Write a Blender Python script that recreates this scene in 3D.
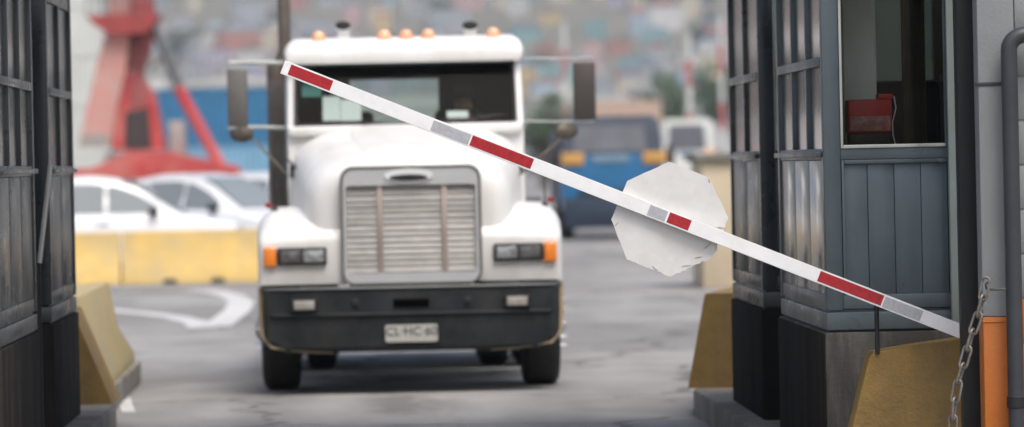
import bpy, bmesh, math, random
from mathutils import Vector, Matrix
R = math.radians
random.seed(7)
scene = bpy.context.scene
for o in list(bpy.data.objects):
    bpy.data.objects.remove(o)
col = scene.collection

# ------------------------------------------------------------------ camera
F = 4500.0                 # focal length in pixels of the 1024 px wide frame
VPX, VPY, EYE = 370.0, 165.0, 1.8
ROLL = R(1.2)
cam_d = bpy.data.cameras.new('camera')
cam = bpy.data.objects.new('camera', cam_d); col.objects.link(cam)
cam.location = (0, 0, EYE); cam.rotation_euler = (R(90), ROLL, 0)
cam_d.sensor_width = 36; cam_d.lens = F * 36 / 1024
cam_d.shift_x = (512 - VPX) / 1024; cam_d.shift_y = (VPY - 213.5) / 1024
cam_d.clip_start = 0.5; cam_d.clip_end = 8000
cam_d.dof.use_dof = True; cam_d.dof.focus_distance = 23.5
cam_d.dof.aperture_fstop = cam_d.lens / 72.0
scene.camera = cam
scene.render.resolution_x = 1024; scene.render.resolution_y = 427

# ------------------------------------------------------------------ sky and sun (bright overcast)
SUN_EL, SUN_AZ = R(61), R(158)       # azimuth clockwise from +Y (the view direction)
world = bpy.data.worlds.new('World'); scene.world = world; world.use_nodes = True
wn = world.node_tree.nodes; wl = world.node_tree.links
bg = wn['Background']; sky = wn.new('ShaderNodeTexSky'); sky.sky_type = 'NISHITA'
sky.sun_disc = False; sky.sun_elevation = SUN_EL; sky.sun_rotation = SUN_AZ
sky.dust_density = 5.5; sky.air_density = 1.0; sky.ozone_density = 0.6
wl.new(sky.outputs['Color'], bg.inputs['Color']); bg.inputs['Strength'].default_value = 0.13
sd = bpy.data.lights.new('sun', 'SUN'); sun = bpy.data.objects.new('sun', sd); col.objects.link(sun)
sd.energy = 1.4; sd.angle = R(25); sd.color = (1.0, 0.985, 0.955)
sdir = Vector((math.sin(SUN_AZ) * math.cos(SUN_EL), math.cos(SUN_AZ) * math.cos(SUN_EL), math.sin(SUN_EL)))
sun.rotation_euler = sdir.to_track_quat('Z', 'Y').to_euler(); sun.location = (0, 0, 60)
vs = scene.view_settings
vs.view_transform = 'Standard'; vs.look = 'None'; vs.gamma = 1.0; vs.use_curve_mapping = False
vs.exposure = 0.50

# ------------------------------------------------------------------ helpers
def P(px, py, D):
    """photo pixel + depth (metres) -> world point"""
    dx, dy = px - VPX, py - VPY
    u = dx * math.cos(ROLL) - dy * math.sin(ROLL); v = dx * math.sin(ROLL) + dy * math.cos(ROLL)
    return Vector((u * D / F, D, EYE - v * D / F))

def lin(c):
    c = c / 255.0
    return c / 12.92 if c <= 0.04045 else ((c + 0.055) / 1.055) ** 2.4
def srgb(r, g, b, k=1.0):
    return (lin(r) * k, lin(g) * k, lin(b) * k)

MATS = {}
def mat(name, rgb, rough=0.6, metal=0.0, var=0.12, scale=3.0, bump=0.0, bscale=60.0, dirt=None, damt=0.4, dscale=1.5,
        streak=False, coat=0.0, alpha=None, ior=1.5, emit=None, rvar=0.0, dedge=0.12):
    if name in MATS: return MATS[name]
    m = bpy.data.materials.new(name); m.use_nodes = True; MATS[name] = m
    n = m.node_tree.nodes; l = m.node_tree.links; b = n['Principled BSDF']
    tc = n.new('ShaderNodeTexCoord'); oi = n.new('ShaderNodeObjectInfo')
    ad = n.new('ShaderNodeVectorMath'); ad.operation = 'ADD'
    mu = n.new('ShaderNodeVectorMath'); mu.operation = 'SCALE'; mu.inputs['Scale'].default_value = 37.0
    cb = n.new('ShaderNodeCombineXYZ')
    for s in ('X', 'Y', 'Z'): l.new(oi.outputs['Random'], cb.inputs[s])
    l.new(cb.outputs[0], mu.inputs[0]); l.new(tc.outputs['Object'], ad.inputs[0]); l.new(mu.outputs['Vector'], ad.inputs[1])
    ns = n.new('ShaderNodeTexNoise'); ns.inputs['Scale'].default_value = scale; ns.inputs['Detail'].default_value = 6
    ns.inputs['Roughness'].default_value = 0.6
    l.new(ad.outputs[0], ns.inputs['Vector'])
    mx = n.new('ShaderNodeMix'); mx.data_type = 'RGBA'
    mr = n.new('ShaderNodeMapRange'); mr.inputs['From Min'].default_value = 0.3; mr.inputs['From Max'].default_value = 0.7
    l.new(ns.outputs['Fac'], mr.inputs['Value']); l.new(mr.outputs[0], mx.inputs['Factor'])
    mx.inputs['A'].default_value = (*[max(0, c * (1 - var)) for c in rgb], 1)
    mx.inputs['B'].default_value = (*[min(1, c * (1 + var)) for c in rgb], 1)
    out = mx.outputs['Result']
    if dirt:
        mp = n.new('ShaderNodeMapping'); l.new(ad.outputs[0], mp.inputs['Vector'])
        if streak: mp.inputs['Scale'].default_value = (1, 1, 0.12)
        dn = n.new('ShaderNodeTexNoise'); dn.inputs['Scale'].default_value = dscale; dn.inputs['Detail'].default_value = 8
        dn.inputs['Roughness'].default_value = 0.65
        l.new(mp.outputs[0], dn.inputs['Vector'])
        dr = n.new('ShaderNodeMapRange'); dr.inputs['From Min'].default_value = 0.62 - damt * 0.35 - dedge
        dr.inputs['From Max'].default_value = 0.62 - damt * 0.35 + dedge
        dr.inputs['To Max'].default_value = min(1, damt * 1.6)
        l.new(dn.outputs['Fac'], dr.inputs['Value'])
        m2 = n.new('ShaderNodeMix'); m2.data_type = 'RGBA'; l.new(dr.outputs[0], m2.inputs['Factor'])
        l.new(out, m2.inputs['A']); m2.inputs['B'].default_value = (*dirt, 1); out = m2.outputs['Result']
    l.new(out, b.inputs['Base Color'])
    b.inputs['Roughness'].default_value = rough; b.inputs['Metallic'].default_value = metal
    b.inputs['IOR'].default_value = ior
    if rvar:
        r2 = n.new('ShaderNodeMapRange'); r2.inputs['To Min'].default_value = max(0.02, rough - rvar); r2.inputs['To Max'].default_value = min(1, rough + rvar)
        r2.inputs['From Min'].default_value = 0.3; r2.inputs['From Max'].default_value = 0.7
        l.new(ns.outputs['Fac'], r2.inputs['Value']); l.new(r2.outputs[0], b.inputs['Roughness'])
    if coat: b.inputs['Coat Weight'].default_value = coat; b.inputs['Coat Roughness'].default_value = 0.08 if rough != 0.16 else 0.26
    if bump:
        bn = n.new('ShaderNodeTexNoise'); bn.inputs['Scale'].default_value = bscale; bn.inputs['Detail'].default_value = 5
        l.new(ad.outputs[0], bn.inputs['Vector'])
        bp = n.new('ShaderNodeBump'); bp.inputs['Strength'].default_value = bump; bp.inputs['Distance'].default_value = 0.02
        l.new(bn.outputs['Fac'], bp.inputs['Height']); l.new(bp.outputs[0], b.inputs['Normal'])
    if emit: b.inputs['Emission Color'].default_value = (*emit[0], 1); b.inputs['Emission Strength'].default_value = emit[1]
    return m

def glass(name, tint=(0.85, 0.9, 0.9), rough=0.02, opaque=0.0, body=(0.02, 0.025, 0.03), ior=1.5):
    """thin pane: Fresnel reflection over a tinted see-through film"""
    if name in MATS: return MATS[name]
    m = bpy.data.materials.new(name); m.use_nodes = True; MATS[name] = m
    n = m.node_tree.nodes; l = m.node_tree.links
    for x in list(n):
        if x.type != 'OUTPUT_MATERIAL': n.remove(x)
    out = [x for x in n if x.type == 'OUTPUT_MATERIAL'][0]
    tr = n.new('ShaderNodeBsdfTransparent'); tr.inputs['Color'].default_value = (*tint, 1)
    gl = n.new('ShaderNodeBsdfGlossy'); gl.inputs['Roughness'].default_value = rough
    fr = n.new('ShaderNodeFresnel'); fr.inputs['IOR'].default_value = ior
    df = n.new('ShaderNodeBsdfDiffuse'); df.inputs['Color'].default_value = (*body, 1)
    m1 = n.new('ShaderNodeMixShader'); m1.inputs[0].default_value = opaque
    l.new(tr.outputs[0], m1.inputs[1]); l.new(df.outputs[0], m1.inputs[2])
    m2 = n.new('ShaderNodeMixShader'); l.new(fr.outputs[0], m2.inputs[0]); l.new(m1.outputs[0], m2.inputs[1]); l.new(gl.outputs[0], m2.inputs[2])
    l.new(m2.outputs[0], out.inputs['Surface'])
    return m

class MB:
    def __init__(s): s.v = []; s.f = []
    def add(s, vs_, fs_):
        k = len(s.v); s.v += [tuple(p) for p in vs_]; s.f += [tuple(i + k for i in f) for f in fs_]; return s
    def box(s, x0, x1, y0, y1, z0, z1):
        x0, x1 = sorted((x0, x1)); y0, y1 = sorted((y0, y1)); z0, z1 = sorted((z0, z1))
        return s.add([(x0, y0, z0), (x1, y0, z0), (x1, y1, z0), (x0, y1, z0), (x0, y0, z1), (x1, y0, z1), (x1, y1, z1), (x0, y1, z1)],
                     [(0, 3, 2, 1), (4, 5, 6, 7), (0, 1, 5, 4), (1, 2, 6, 5), (2, 3, 7, 6), (3, 0, 4, 7)])
    def bbox(s, x0, x1, y0, y1, z0, z1, bev=0.01, seg=2):
        bm = bmesh.new(); t = MB().box(x0, x1, y0, y1, z0, z1)
        vv = [bm.verts.new(p) for p in t.v]
        for f in t.f: bm.faces.new([vv[i] for i in f])
        bmesh.ops.bevel(bm, geom=bm.edges[:], offset=bev, segments=seg, affect='EDGES', profile=0.5)
        return s.bm(bm)
    def bm(s, bm):
        bm.verts.index_update()
        s.add([v.co[:] for v in bm.verts], [tuple(v.index for v in f.verts) for f in bm.faces]); bm.free(); return s
    def prism(s, pts, a0, a1, axis='y'):
        """polygon (2 coords in the other two axes, in order) extruded from a0 to a1"""
        def mk(p, a):
            return {'x': (a, p[0], p[1]), 'y': (p[0], a, p[1]), 'z': (p[0], p[1], a)}[axis]
        n_ = len(pts)
        return s.add([mk(p, a0) for p in pts] + [mk(p, a1) for p in pts],
                     [tuple(range(n_)), tuple(range(2 * n_ - 1, n_ - 1, -1))] + [(i, i + n_, (i + 1) % n_ + n_, (i + 1) % n_) for i in range(n_)])
    def loft(s, secs, closed=True, caps=True):
        n_ = len(secs[0]); k = len(s.v)
        for q in secs: s.v += [tuple(p) for p in q]
        for a in range(len(secs) - 1):
            for i in range(n_ if closed else n_ - 1):
                j = (i + 1) % n_
                s.f.append((k + a * n_ + i, k + a * n_ + j, k + (a + 1) * n_ + j, k + (a + 1) * n_ + i))
        if caps:
            s.f.append(tuple(k + i for i in range(n_ - 1, -1, -1))); e = k + (len(secs) - 1) * n_
            s.f.append(tuple(e + i for i in range(n_)))
        return s
    def tube(s, path, r, n_=10, caps=True):
        path = [Vector(p) for p in path]; rr = r if isinstance(r, (list, tuple)) else [r] * len(path); secs = []; up = None
        for i, p in enumerate(path):
            t = (path[min(i + 1, len(path) - 1)] - path[max(i - 1, 0)]).normalized()
            if up is None:
                up = Vector((0, 0, 1)) if abs(t.z) < 0.9 else Vector((1, 0, 0))
            a = t.cross(up).normalized(); up = a.cross(t).normalized()
            secs.append([p + (a * math.cos(2 * math.pi * j / n_) + up * math.sin(2 * math.pi * j / n_)) * rr[i] for j in range(n_)])
        return s.loft(secs, True, caps)
    def lathe(s, prof, axis='x', c=(0, 0, 0), n_=28, closed=False):
        """profile of (radius, along) revolved about an axis"""
        secs = []
        for j in range(n_):
            a = 2 * math.pi * j / n_; q = []
            for r, t in prof:
                cu, sv = r * math.cos(a), r * math.sin(a)
                p = {'x': (t, cu, sv), 'y': (cu, t, sv), 'z': (cu, sv, t)}[axis]
                q.append((p[0] + c[0], p[1] + c[1], p[2] + c[2]))
            secs.append(q)
        m_ = len(prof); k = len(s.v)
        for q in secs: s.v += q
        for j in range(n_):
            for i in range(m_ if closed else m_ - 1):
                i2 = (i + 1) % m_; j2 = (j + 1) % n_
                s.f.append((k + j * m_ + i, k + j * m_ + i2, k + j2 * m_ + i2, k + j2 * m_ + i))
        return s
    def xf(s, M):
        s.v = [tuple(M @ Vector(p)) for p in s.v]; return s
    def mesh(s, name, m, smooth=True, ang=35, recalc=True):
        me = bpy.data.meshes.new(name); me.from_pydata(s.v, [], s.f)
        if recalc:
            bm = bmesh.new(); bm.from_mesh(me); bmesh.ops.recalc_face_normals(bm, faces=bm.faces[:]); bm.to_mesh(me); bm.free()
        if m: me.materials.append(m)
        if smooth:
            me.shade_smooth(); me.set_sharp_from_angle(angle=R(ang))
        me.update(); return me
    def build(s, name, m, parent=None, smooth=True, ang=35):
        return link(name, s.mesh(name, m, smooth, ang), parent)

def link(name, me, parent=None, loc=None, rot=None):
    o = bpy.data.objects.new(name, me); col.objects.link(o)
    if parent is not None: o.parent = parent
    if loc is not None: o.location = loc
    if rot is not None: o.rotation_euler = rot
    return o
def tag(o, label=None, cat=None, group=None, kind=None):
    if label: o['label'] = label
    if cat: o['category'] = cat
    if group: o['group'] = group
    if kind: o['kind'] = kind
    return o
def thing(name, label, cat, loc=(0, 0, 0), rz=0.0, group=None):
    o = bpy.data.objects.new(name, None); col.objects.link(o); o.empty_display_size = 0.2
    o.location = loc; o.rotation_euler = (0, 0, rz)
    return tag(o, label, cat, group)
def copy_tree(o, parent=None):
    c = o.copy(); col.objects.link(c); c.parent = parent
    for ch in list(o.children): copy_tree(ch, c)
    return c
def rrect(x0, x1, z0, z1, r, n_=5):
    pts = []
    for cx, cz, a0 in ((x1 - r, z1 - r, 0), (x0 + r, z1 - r, 90), (x0 + r, z0 + r, 180), (x1 - r, z0 + r, 270)):
        for i in range(n_ + 1):
            a = R(a0 + 90 * i / n_); pts.append((cx + r * math.cos(a), cz + r * math.sin(a)))
    return pts
def ring_prism(b, outer, inner, y0, y1):
    """frame between two outlines of equal point count, extruded along y"""
    n_ = len(outer); k = len(b.v)
    for y in (y0, y1):
        b.v += [(p[0], y, p[1]) for p in outer] + [(p[0], y, p[1]) for p in inner]
    for i in range(n_):
        j = (i + 1) % n_; o0, o1, i0, i1 = k + i, k + j, k + n_ + i, k + n_ + j; h = 2 * n_
        b.f += [(o0, o1, i1, i0), (o0 + h, i0 + h, i1 + h, o1 + h), (o0, o0 + h, o1 + h, o1), (i0, i1, i1 + h, i0 + h)]
    return b
def text_part(name, s, size, m, parent, loc, rot, extrude=0.001, align='CENTER'):
    cu = bpy.data.curves.new(name, 'FONT'); cu.body = s; cu.size = size; cu.extrude = extrude; cu.align_x = align; cu.align_y = 'CENTER'
    t = bpy.data.objects.new('tmp', cu); col.objects.link(t)
    dg = bpy.context.evaluated_depsgraph_get(); me = bpy.data.meshes.new_from_object(t.evaluated_get(dg))
    bpy.data.objects.remove(t); me.materials.clear(); me.materials.append(m)
    return link(name, me, parent, loc, rot)

# ------------------------------------------------------------------ materials
M_conc = mat('pavement', (0.35, 0.343, 0.335), 0.7, var=0.2, scale=0.45, bump=0.25, bscale=18, dirt=(0.22, 0.217, 0.212), damt=0.5, dscale=0.22, dedge=0.1)
M_kerb = mat('kerb_concrete', (0.27, 0.25, 0.22), 0.9, var=0.25, scale=5, bump=0.5, bscale=40, dirt=(0.12, 0.11, 0.095), damt=0.4, dscale=2)
M_plinth = mat('booth_concrete', (0.165, 0.158, 0.138), 0.75, var=0.35, scale=4, bump=0.35, bscale=30, dirt=(0.045, 0.042, 0.038), damt=0.6, dscale=3.2, streak=True)
M_dplinth = mat('dark_plinth', (0.016, 0.0155, 0.0155), 0.85, var=0.3, scale=3, bump=0.3, bscale=25, dirt=(0.04, 0.036, 0.03), damt=0.35, dscale=3, streak=True, ior=1.12)  # near-black plinth colour, also used on the added side sheet
M_bplinth = mat('stained_brown_plinth', (0.050, 0.045, 0.041), 0.85, var=0.35, scale=4, bump=0.3, bscale=25, dirt=(0.02, 0.018, 0.017), damt=0.5, dscale=3.5, streak=True, ior=1.2)
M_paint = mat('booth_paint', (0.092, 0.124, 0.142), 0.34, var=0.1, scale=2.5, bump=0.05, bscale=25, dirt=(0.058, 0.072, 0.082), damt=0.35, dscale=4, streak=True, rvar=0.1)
M_dpaint = mat('shaded_booth_paint', (0.045, 0.056, 0.066), 0.3, var=0.15, scale=2.5, bump=0.05, bscale=25, dirt=(0.05, 0.05, 0.048), damt=0.3, dscale=3, streak=True, rvar=0.08)  # darker copy of the booth paint, canopy shade put into its colour
M_alu = mat('window_aluminium', (0.52, 0.55, 0.53), 0.42, 0.25, var=0.1, dirt=(0.25, 0.25, 0.22), damt=0.3, dscale=6, streak=True)
M_gasket = mat('black_gasket', (0.012, 0.012, 0.013), 0.6)
M_post = mat('dark_post_paint', (0.012, 0.0155, 0.018), 0.5, var=0.2, scale=5, dirt=(0.03, 0.03, 0.03), damt=0.28, dscale=7, streak=True, bump=0.05, bscale=40)
M_glass = glass('booth_glass', (0.80, 0.83, 0.82), ior=1.4)
M_dusty = glass('dusty_side_glass', (0.55, 0.56, 0.55), 0.16, 0.72, (0.17, 0.165, 0.155))
M_gloss = mat('gloss_side_board', (0.16, 0.165, 0.165), 0.16, var=0.2, scale=2.5, coat=0.8, dirt=(0.10, 0.095, 0.085), damt=0.35, dscale=4, streak=True)
M_armw = mat('boom_white', (0.80, 0.815, 0.83), 0.55, var=0.03, scale=12, dirt=(0.60, 0.595, 0.58), damt=0.18, dscale=9, bump=0.03, bscale=50)
M_red = mat('reflective_red', (0.36, 0.010, 0.018), 0.4, var=0.28, scale=45, coat=0.3, bump=0.06, bscale=250)
M_silver = mat('reflective_silver', (0.40, 0.415, 0.45), 0.4, 0.0, var=0.14, scale=55, coat=0.2, bump=0.08, bscale=250)
M_sign = mat('sign_back_board', (0.66, 0.66, 0.65), 0.65, var=0.04, scale=6, dirt=(0.54, 0.53, 0.51), damt=0.26, dscale=8, bump=0.12, bscale=14)
M_flake = mat('torn_board_fibre', (0.42, 0.40, 0.36), 0.9, var=0.2, scale=30)
M_ochre = mat('worn_ochre_concrete', (0.30, 0.185, 0.042), 0.75, var=0.22, scale=9, bump=0.35, bscale=60, dirt=(0.17, 0.125, 0.065), damt=0.45, dscale=6, streak=True, dedge=0.2)
M_yell = mat('barrier_yellow', (0.66, 0.46, 0.15), 0.75, var=0.12, scale=2, bump=0.2, bscale=25, dirt=(0.42, 0.36, 0.24), damt=0.3, dscale=2.2)
M_yell2 = mat('barrier_faded_yellow', (0.50, 0.39, 0.17), 0.8, var=0.15, scale=2.5, bump=0.3, bscale=25, dirt=(0.30, 0.27, 0.21), damt=0.42, dscale=2.5)
M_grey = mat('pillar_grey_paint', (0.235, 0.258, 0.266), 0.6, var=0.08, scale=3, bump=0.12, bscale=60, dirt=(0.20, 0.215, 0.22), damt=0.3, dscale=4, streak=True)
M_orange = mat('pillar_orange_paint', (0.47, 0.135, 0.014), 0.5, var=0.12, scale=5, bump=0.12, bscale=60, dirt=(0.40, 0.13, 0.03), damt=0.28, dscale=5, streak=True)
M_pipe = mat('pipe_dark_grey', (0.032, 0.037, 0.046), 0.45, var=0.18, scale=4, dirt=(0.05, 0.05, 0.05), damt=0.25, dscale=6)
M_chain = mat('galvanised_chain', (0.22, 0.215, 0.205), 0.5, 0.6, var=0.3, scale=60, dirt=(0.16, 0.10, 0.06), damt=0.3, dscale=25)
M_white = mat('truck_white', (0.77, 0.77, 0.755), 0.42, var=0.04, scale=1.5, coat=0.15, dirt=(0.56, 0.54, 0.49), damt=0.24, dscale=3.5, streak=True)
M_chrome = mat('chrome', (0.66, 0.68, 0.70), 0.16, 1.0, var=0.05)
M_dchrome = mat('dull_aluminium', (0.52, 0.515, 0.50), 0.5, 0.3, var=0.14, scale=6, dirt=(0.45, 0.40, 0.35), damt=0.25, dscale=7)
M_bump = mat('bumper_black', (0.021, 0.026, 0.030), 0.42, var=0.25, scale=3, dirt=(0.07, 0.066, 0.06), damt=0.25, dscale=4, rvar=0.1, ior=1.3)
M_black = mat('black_plastic', (0.014, 0.014, 0.015), 0.5, var=0.2)
M_tyre = mat('tyre_rubber', (0.02, 0.02, 0.02), 0.8, var=0.3, scale=6, bump=0.2)
M_amber = mat('amber_lens', (0.85, 0.24, 0.03), 0.25, var=0.1, coat=0.5)
M_amberp = mat('pale_amber_lens', (0.80, 0.42, 0.24), 0.4, var=0.1, coat=0.5)
M_lamp = mat('headlamp_glass', (0.42, 0.44, 0.45), 0.12, 0.5, var=0.4, scale=25)
M_stack = mat('exhaust_steel', (0.20, 0.175, 0.15), 0.45, 0.5, var=0.2, scale=4, dirt=(0.10, 0.07, 0.05), damt=0.4, dscale=3)
M_mirror = mat('mirror_shell', (0.15, 0.145, 0.135), 0.5, 0.3, var=0.15)
M_tan = mat('rusty_tan_trim', (0.33, 0.26, 0.17), 0.7, var=0.2, scale=8)
M_wglass = glass('windscreen_glass', (0.86, 0.90, 0.89), ior=1.15)
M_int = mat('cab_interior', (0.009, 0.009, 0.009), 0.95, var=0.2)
M_paper = mat('paper', (0.72, 0.74, 0.73), 0.8, var=0.05)
M_teal = mat('teal_cloth', (0.06, 0.19, 0.18), 0.8, var=0.2, scale=12)
M_plate = mat('plate_white', (0.50, 0.50, 0.47), 0.5, var=0.1, scale=20, dirt=(0.3, 0.28, 0.25), damt=0.3, dscale=15)
M_ink = mat('plate_ink', (0.02, 0.02, 0.02), 0.6)
M_redp = mat('crane_red', (0.50, 0.04, 0.038), 0.5, var=0.15, scale=0.8, dirt=(0.62, 0.28, 0.24), damt=0.35, dscale=0.6)
M_redl = mat('crane_lit_red', (0.60, 0.25, 0.21), 0.6, var=0.15, scale=0.8, dirt=(0.52, 0.38, 0.34), damt=0.4, dscale=0.7)  # paler copy of crane red, light on the tower face put into colour
M_steel = mat('grey_steel', (0.16, 0.165, 0.17), 0.5, 0.3, var=0.15)
M_cblue = mat('container_blue', (0.035, 0.17, 0.33), 0.55, var=0.15, scale=0.8)
M_cblue2 = mat('container_pale_blue', (0.20, 0.40, 0.56), 0.6, var=0.15, scale=0.8)
M_cwhite = mat('container_white', (0.60, 0.62, 0.59), 0.6, var=0.1, scale=0.6)
M_carw = mat('car_white', (0.76, 0.78, 0.80), 0.22, var=0.02, coat=0.6)
M_carg = glass('car_glass', (0.4, 0.48, 0.5), opaque=0.65, body=(0.34, 0.38, 0.40), ior=1.7)
M_tblue = mat('truck_blue', (0.004, 0.115, 0.27), 0.35, var=0.1, coat=0.3)
M_dblue = mat('truck_dark_blue', (0.02, 0.035, 0.06), 0.45, var=0.2)
M_marking = mat('road_paint', (0.62, 0.62, 0.60), 0.65, var=0.12, scale=3, dirt=(0.36, 0.355, 0.345), damt=0.35, dscale=2.5)
M_leaf = mat('foliage', (0.055, 0.095, 0.045), 0.7, var=0.5, scale=0.6)
M_bark = mat('bark', (0.09, 0.07, 0.05), 0.9, var=0.3)
M_hill = mat('hillside_scrub', (0.13, 0.14, 0.09), 0.95, var=0.4, scale=0.02, dirt=(0.24, 0.20, 0.15), damt=0.5, dscale=0.03)

def ground_material():
    m = bpy.data.materials.new('worn_pavement'); m.use_nodes = True; n = m.node_tree.nodes; l = m.node_tree.links; b = n['Principled BSDF']
    tc = n.new('ShaderNodeTexCoord')
    def noise(scale, sc=(1, 1, 1), detail=8, rough=0.62, off=(0, 0, 0)):
        mp = n.new('ShaderNodeMapping'); mp.inputs['Scale'].default_value = sc; mp.inputs['Location'].default_value = off; l.new(tc.outputs['Object'], mp.inputs['Vector'])
        t = n.new('ShaderNodeTexNoise'); t.inputs['Scale'].default_value = scale; t.inputs['Detail'].default_value = detail; t.inputs['Roughness'].default_value = rough
        l.new(mp.outputs[0], t.inputs['Vector']); return t.outputs['Fac']
    def rng_(v, a, c, lo=0.0, hi=1.0):
        x = n.new('ShaderNodeMapRange'); x.interpolation_type = 'SMOOTHSTEP'
        for k, q in (('From Min', a), ('From Max', c), ('To Min', lo), ('To Max', hi)): x.inputs[k].default_value = q
        l.new(v, x.inputs['Value']); return x.outputs[0]
    def math_(op, a, c=None):
        x = n.new('ShaderNodeMath'); x.operation = op
        for i, q in enumerate((a, c)):
            if q is None: continue
            if isinstance(q, (int, float)): x.inputs[i].default_value = q
            else: l.new(q, x.inputs[i])
        return x.outputs[0]
    def mix(f, a, c):
        x = n.new('ShaderNodeMix'); x.data_type = 'RGBA'; l.new(f, x.inputs['Factor'])
        for k, q in (('A', a), ('B', c)):
            if isinstance(q, tuple): x.inputs[k].default_value = (*q, 1)
            else: l.new(q, x.inputs[k])
        return x.outputs['Result']
    c = mix(rng_(noise(0.55, (1, 0.4, 1)), 0.32, 0.68), (0.225, 0.221, 0.215), (0.33, 0.325, 0.317))
    c = mix(rng_(noise(0.16, (1, 0.55, 1), 4, 0.5, (3, 9, 0)), 0.52, 0.56, 0, 0.65), c, (0.19, 0.186, 0.18))        # old repair patches
    c = mix(rng_(noise(0.9, (1, 0.3, 1), 6, 0.6, (13, 4, 0)), 0.58, 0.74, 0, 0.4), c, (0.42, 0.415, 0.405))          # pale dusty wear
    sx = n.new('ShaderNodeSeparateXYZ'); l.new(tc.outputs['Object'], sx.inputs[0])
    tr = math_('ABSOLUTE', math_('SUBTRACT', math_('ABSOLUTE', math_('SUBTRACT', sx.outputs['X'], 0.25)), 1.0))
    trk = math_('MULTIPLY', rng_(tr, 0.10, 0.45, 1, 0), rng_(noise(0.8, (1, 0.12, 1), 6, 0.6, (1, 2, 0)), 0.35, 0.65, 0.1, 0.55))
    c = mix(trk, c, (0.15, 0.147, 0.143))                                                                          # tyre tracks
    oil = math_('MULTIPLY', rng_(math_('ABSOLUTE', math_('SUBTRACT', sx.outputs['X'], 0.25)), 0.1, 0.6, 1, 0), rng_(noise(1.1, (1, 0.35, 1), 6, 0.65, (5, 5, 0)), 0.48, 0.62, 0, 0.7))
    c = mix(oil, c, (0.12, 0.115, 0.11))                                                                           # drips along the lane centre
    wv = n.new('ShaderNodeVectorMath'); wv.operation = 'MULTIPLY_ADD'; nz = n.new('ShaderNodeTexNoise'); nz.inputs['Scale'].default_value = 1.3; l.new(tc.outputs['Object'], nz.inputs['Vector'])
    l.new(nz.outputs['Color'], wv.inputs[0]); wv.inputs[1].default_value = (1.2, 1.2, 0); l.new(tc.outputs['Object'], wv.inputs[2])
    vo = n.new('ShaderNodeTexVoronoi'); vo.feature = 'DISTANCE_TO_EDGE'; vo.inputs['Scale'].default_value = 0.3; l.new(wv.outputs[0], vo.inputs['Vector'])
    c = mix(rng_(vo.outputs['Distance'], 0.006, 0.02, 0.75, 0), c, (0.10, 0.097, 0.093))                           # cracks
    l.new(c, b.inputs['Base Color']); b.inputs['Roughness'].default_value = 0.85; b.inputs['IOR'].default_value = 1.3
    bp = n.new('ShaderNodeBump'); bp.inputs['Strength'].default_value = 0.3; bp.inputs['Distance'].default_value = 0.01; l.new(noise(40), bp.inputs['Height']); l.new(bp.outputs[0], b.inputs['Normal'])
    return m
M_ground = ground_material()
# ------------------------------------------------------------------ ground, islands, markings, hill
def sheet(name, x0, x1, y0, y1, z, m, nx=1, ny=1, fz=None):
    b = MB(); 
    for j in range(ny + 1):
        for i in range(nx + 1):
            x = x0 + (x1 - x0) * i / nx; y = y0 + (y1 - y0) * j / ny
            b.v.append((x, y, z if fz is None else fz(x, y)))
    for j in range(ny):
        for i in range(nx):
            a = j * (nx + 1) + i; b.f.append((a, a + 1, a + nx + 2, a + nx + 1))
    return b.build(name, m)
tag(sheet('ground', -3500, 3500, -300, 6500, 0.0, M_ground), kind='structure')

def island(sx, x_in, pts):
    b = MB(); h = 0.18; bev = 0.02
    pts = [Vector(p) for p in pts]
    c = sum(pts, Vector((0, 0))) / len(pts)
    ins = [p + (c - p).normalized() * bev * 1.5 for p in pts]
    n_ = len(pts); k = 0
    b.v += [(p.x, p.y, 0) for p in pts] + [(p.x, p.y, h - bev) for p in pts] + [(p.x, p.y, h) for p in ins]
    for i in range(n_):
        j = (i + 1) % n_
        b.f += [(i, j, n_ + j, n_ + i), (n_ + i, n_ + j, 2 * n_ + j, 2 * n_ + i)]
    b.f.append(tuple(2 * n_ + i for i in range(n_)))
    return tag(b.build('traffic_island', M_kerb), kind='structure')
island(1, 2.25, [(2.27, 12), (2.24, 30), (2.23, 31.5), (2.34, 32.4), (2.7, 34.6), (4.4, 36), (4.8, 12)])
island(-1, -1.82, [(-1.78, 12), (-1.80, 31.3), (-1.94, 31.9), (-1.97, 38.0), (-2.4, 38.6), (-4.4, 39), (-4.6, 12)])

def paint_strip(pix, w, z=0.004):
    """a painted line on the road through photo pixels (depth comes from the road surface)"""
    pts = []
    for px, py in pix:
        d0 = P(px, py, 1.0) - Vector((0, 0, EYE)); t = -EYE / d0.z; pts.append(Vector((d0.x * t, d0.y * t, 0)))
    b = MB(); L = []; 
    for i, p in enumerate(pts):
        t = (pts[min(i + 1, len(pts) - 1)] - pts[max(i - 1, 0)]).normalized(); nrm = Vector((-t.y, t.x, 0))
        L.append((p + nrm * w / 2, p - nrm * w / 2))
    b.v = [(q.x, q.y, z) for pr in L for q in pr]
    b.f = [(2 * i, 2 * i + 1, 2 * i + 3, 2 * i + 2) for i in range(len(L) - 1)]
    return tag(b.build('road_marking', M_marking), kind='structure')
paint_strip([(90, 308), (120, 311), (150, 314), (175, 317), (195, 322), (204, 328)], 0.32)
paint_strip([(216, 327), (228, 318), (238, 310), (241, 302), (232, 296), (212, 291.5), (190, 290), (150, 290.5), (118, 291)], 0.34, 0.008)
paint_strip([(124, 398), (126, 405), (129, 413)], 0.10)

def hill_z(x, y):
    return max(0.0, 0.10 * (y - 1600)) * (1 + 0.12 * math.sin(x / 140.0 + y / 480.0)) + 5.0 * math.sin(x / 64.0) * math.sin(y / 91.0) * min(1, max(0, (y - 1600) / 160)) - 0.3
hill = sheet('hillside', -1000, 1400, 1540, 3700, 0, M_hill, 90, 90, hill_z); tag(hill, kind='structure')

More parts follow.
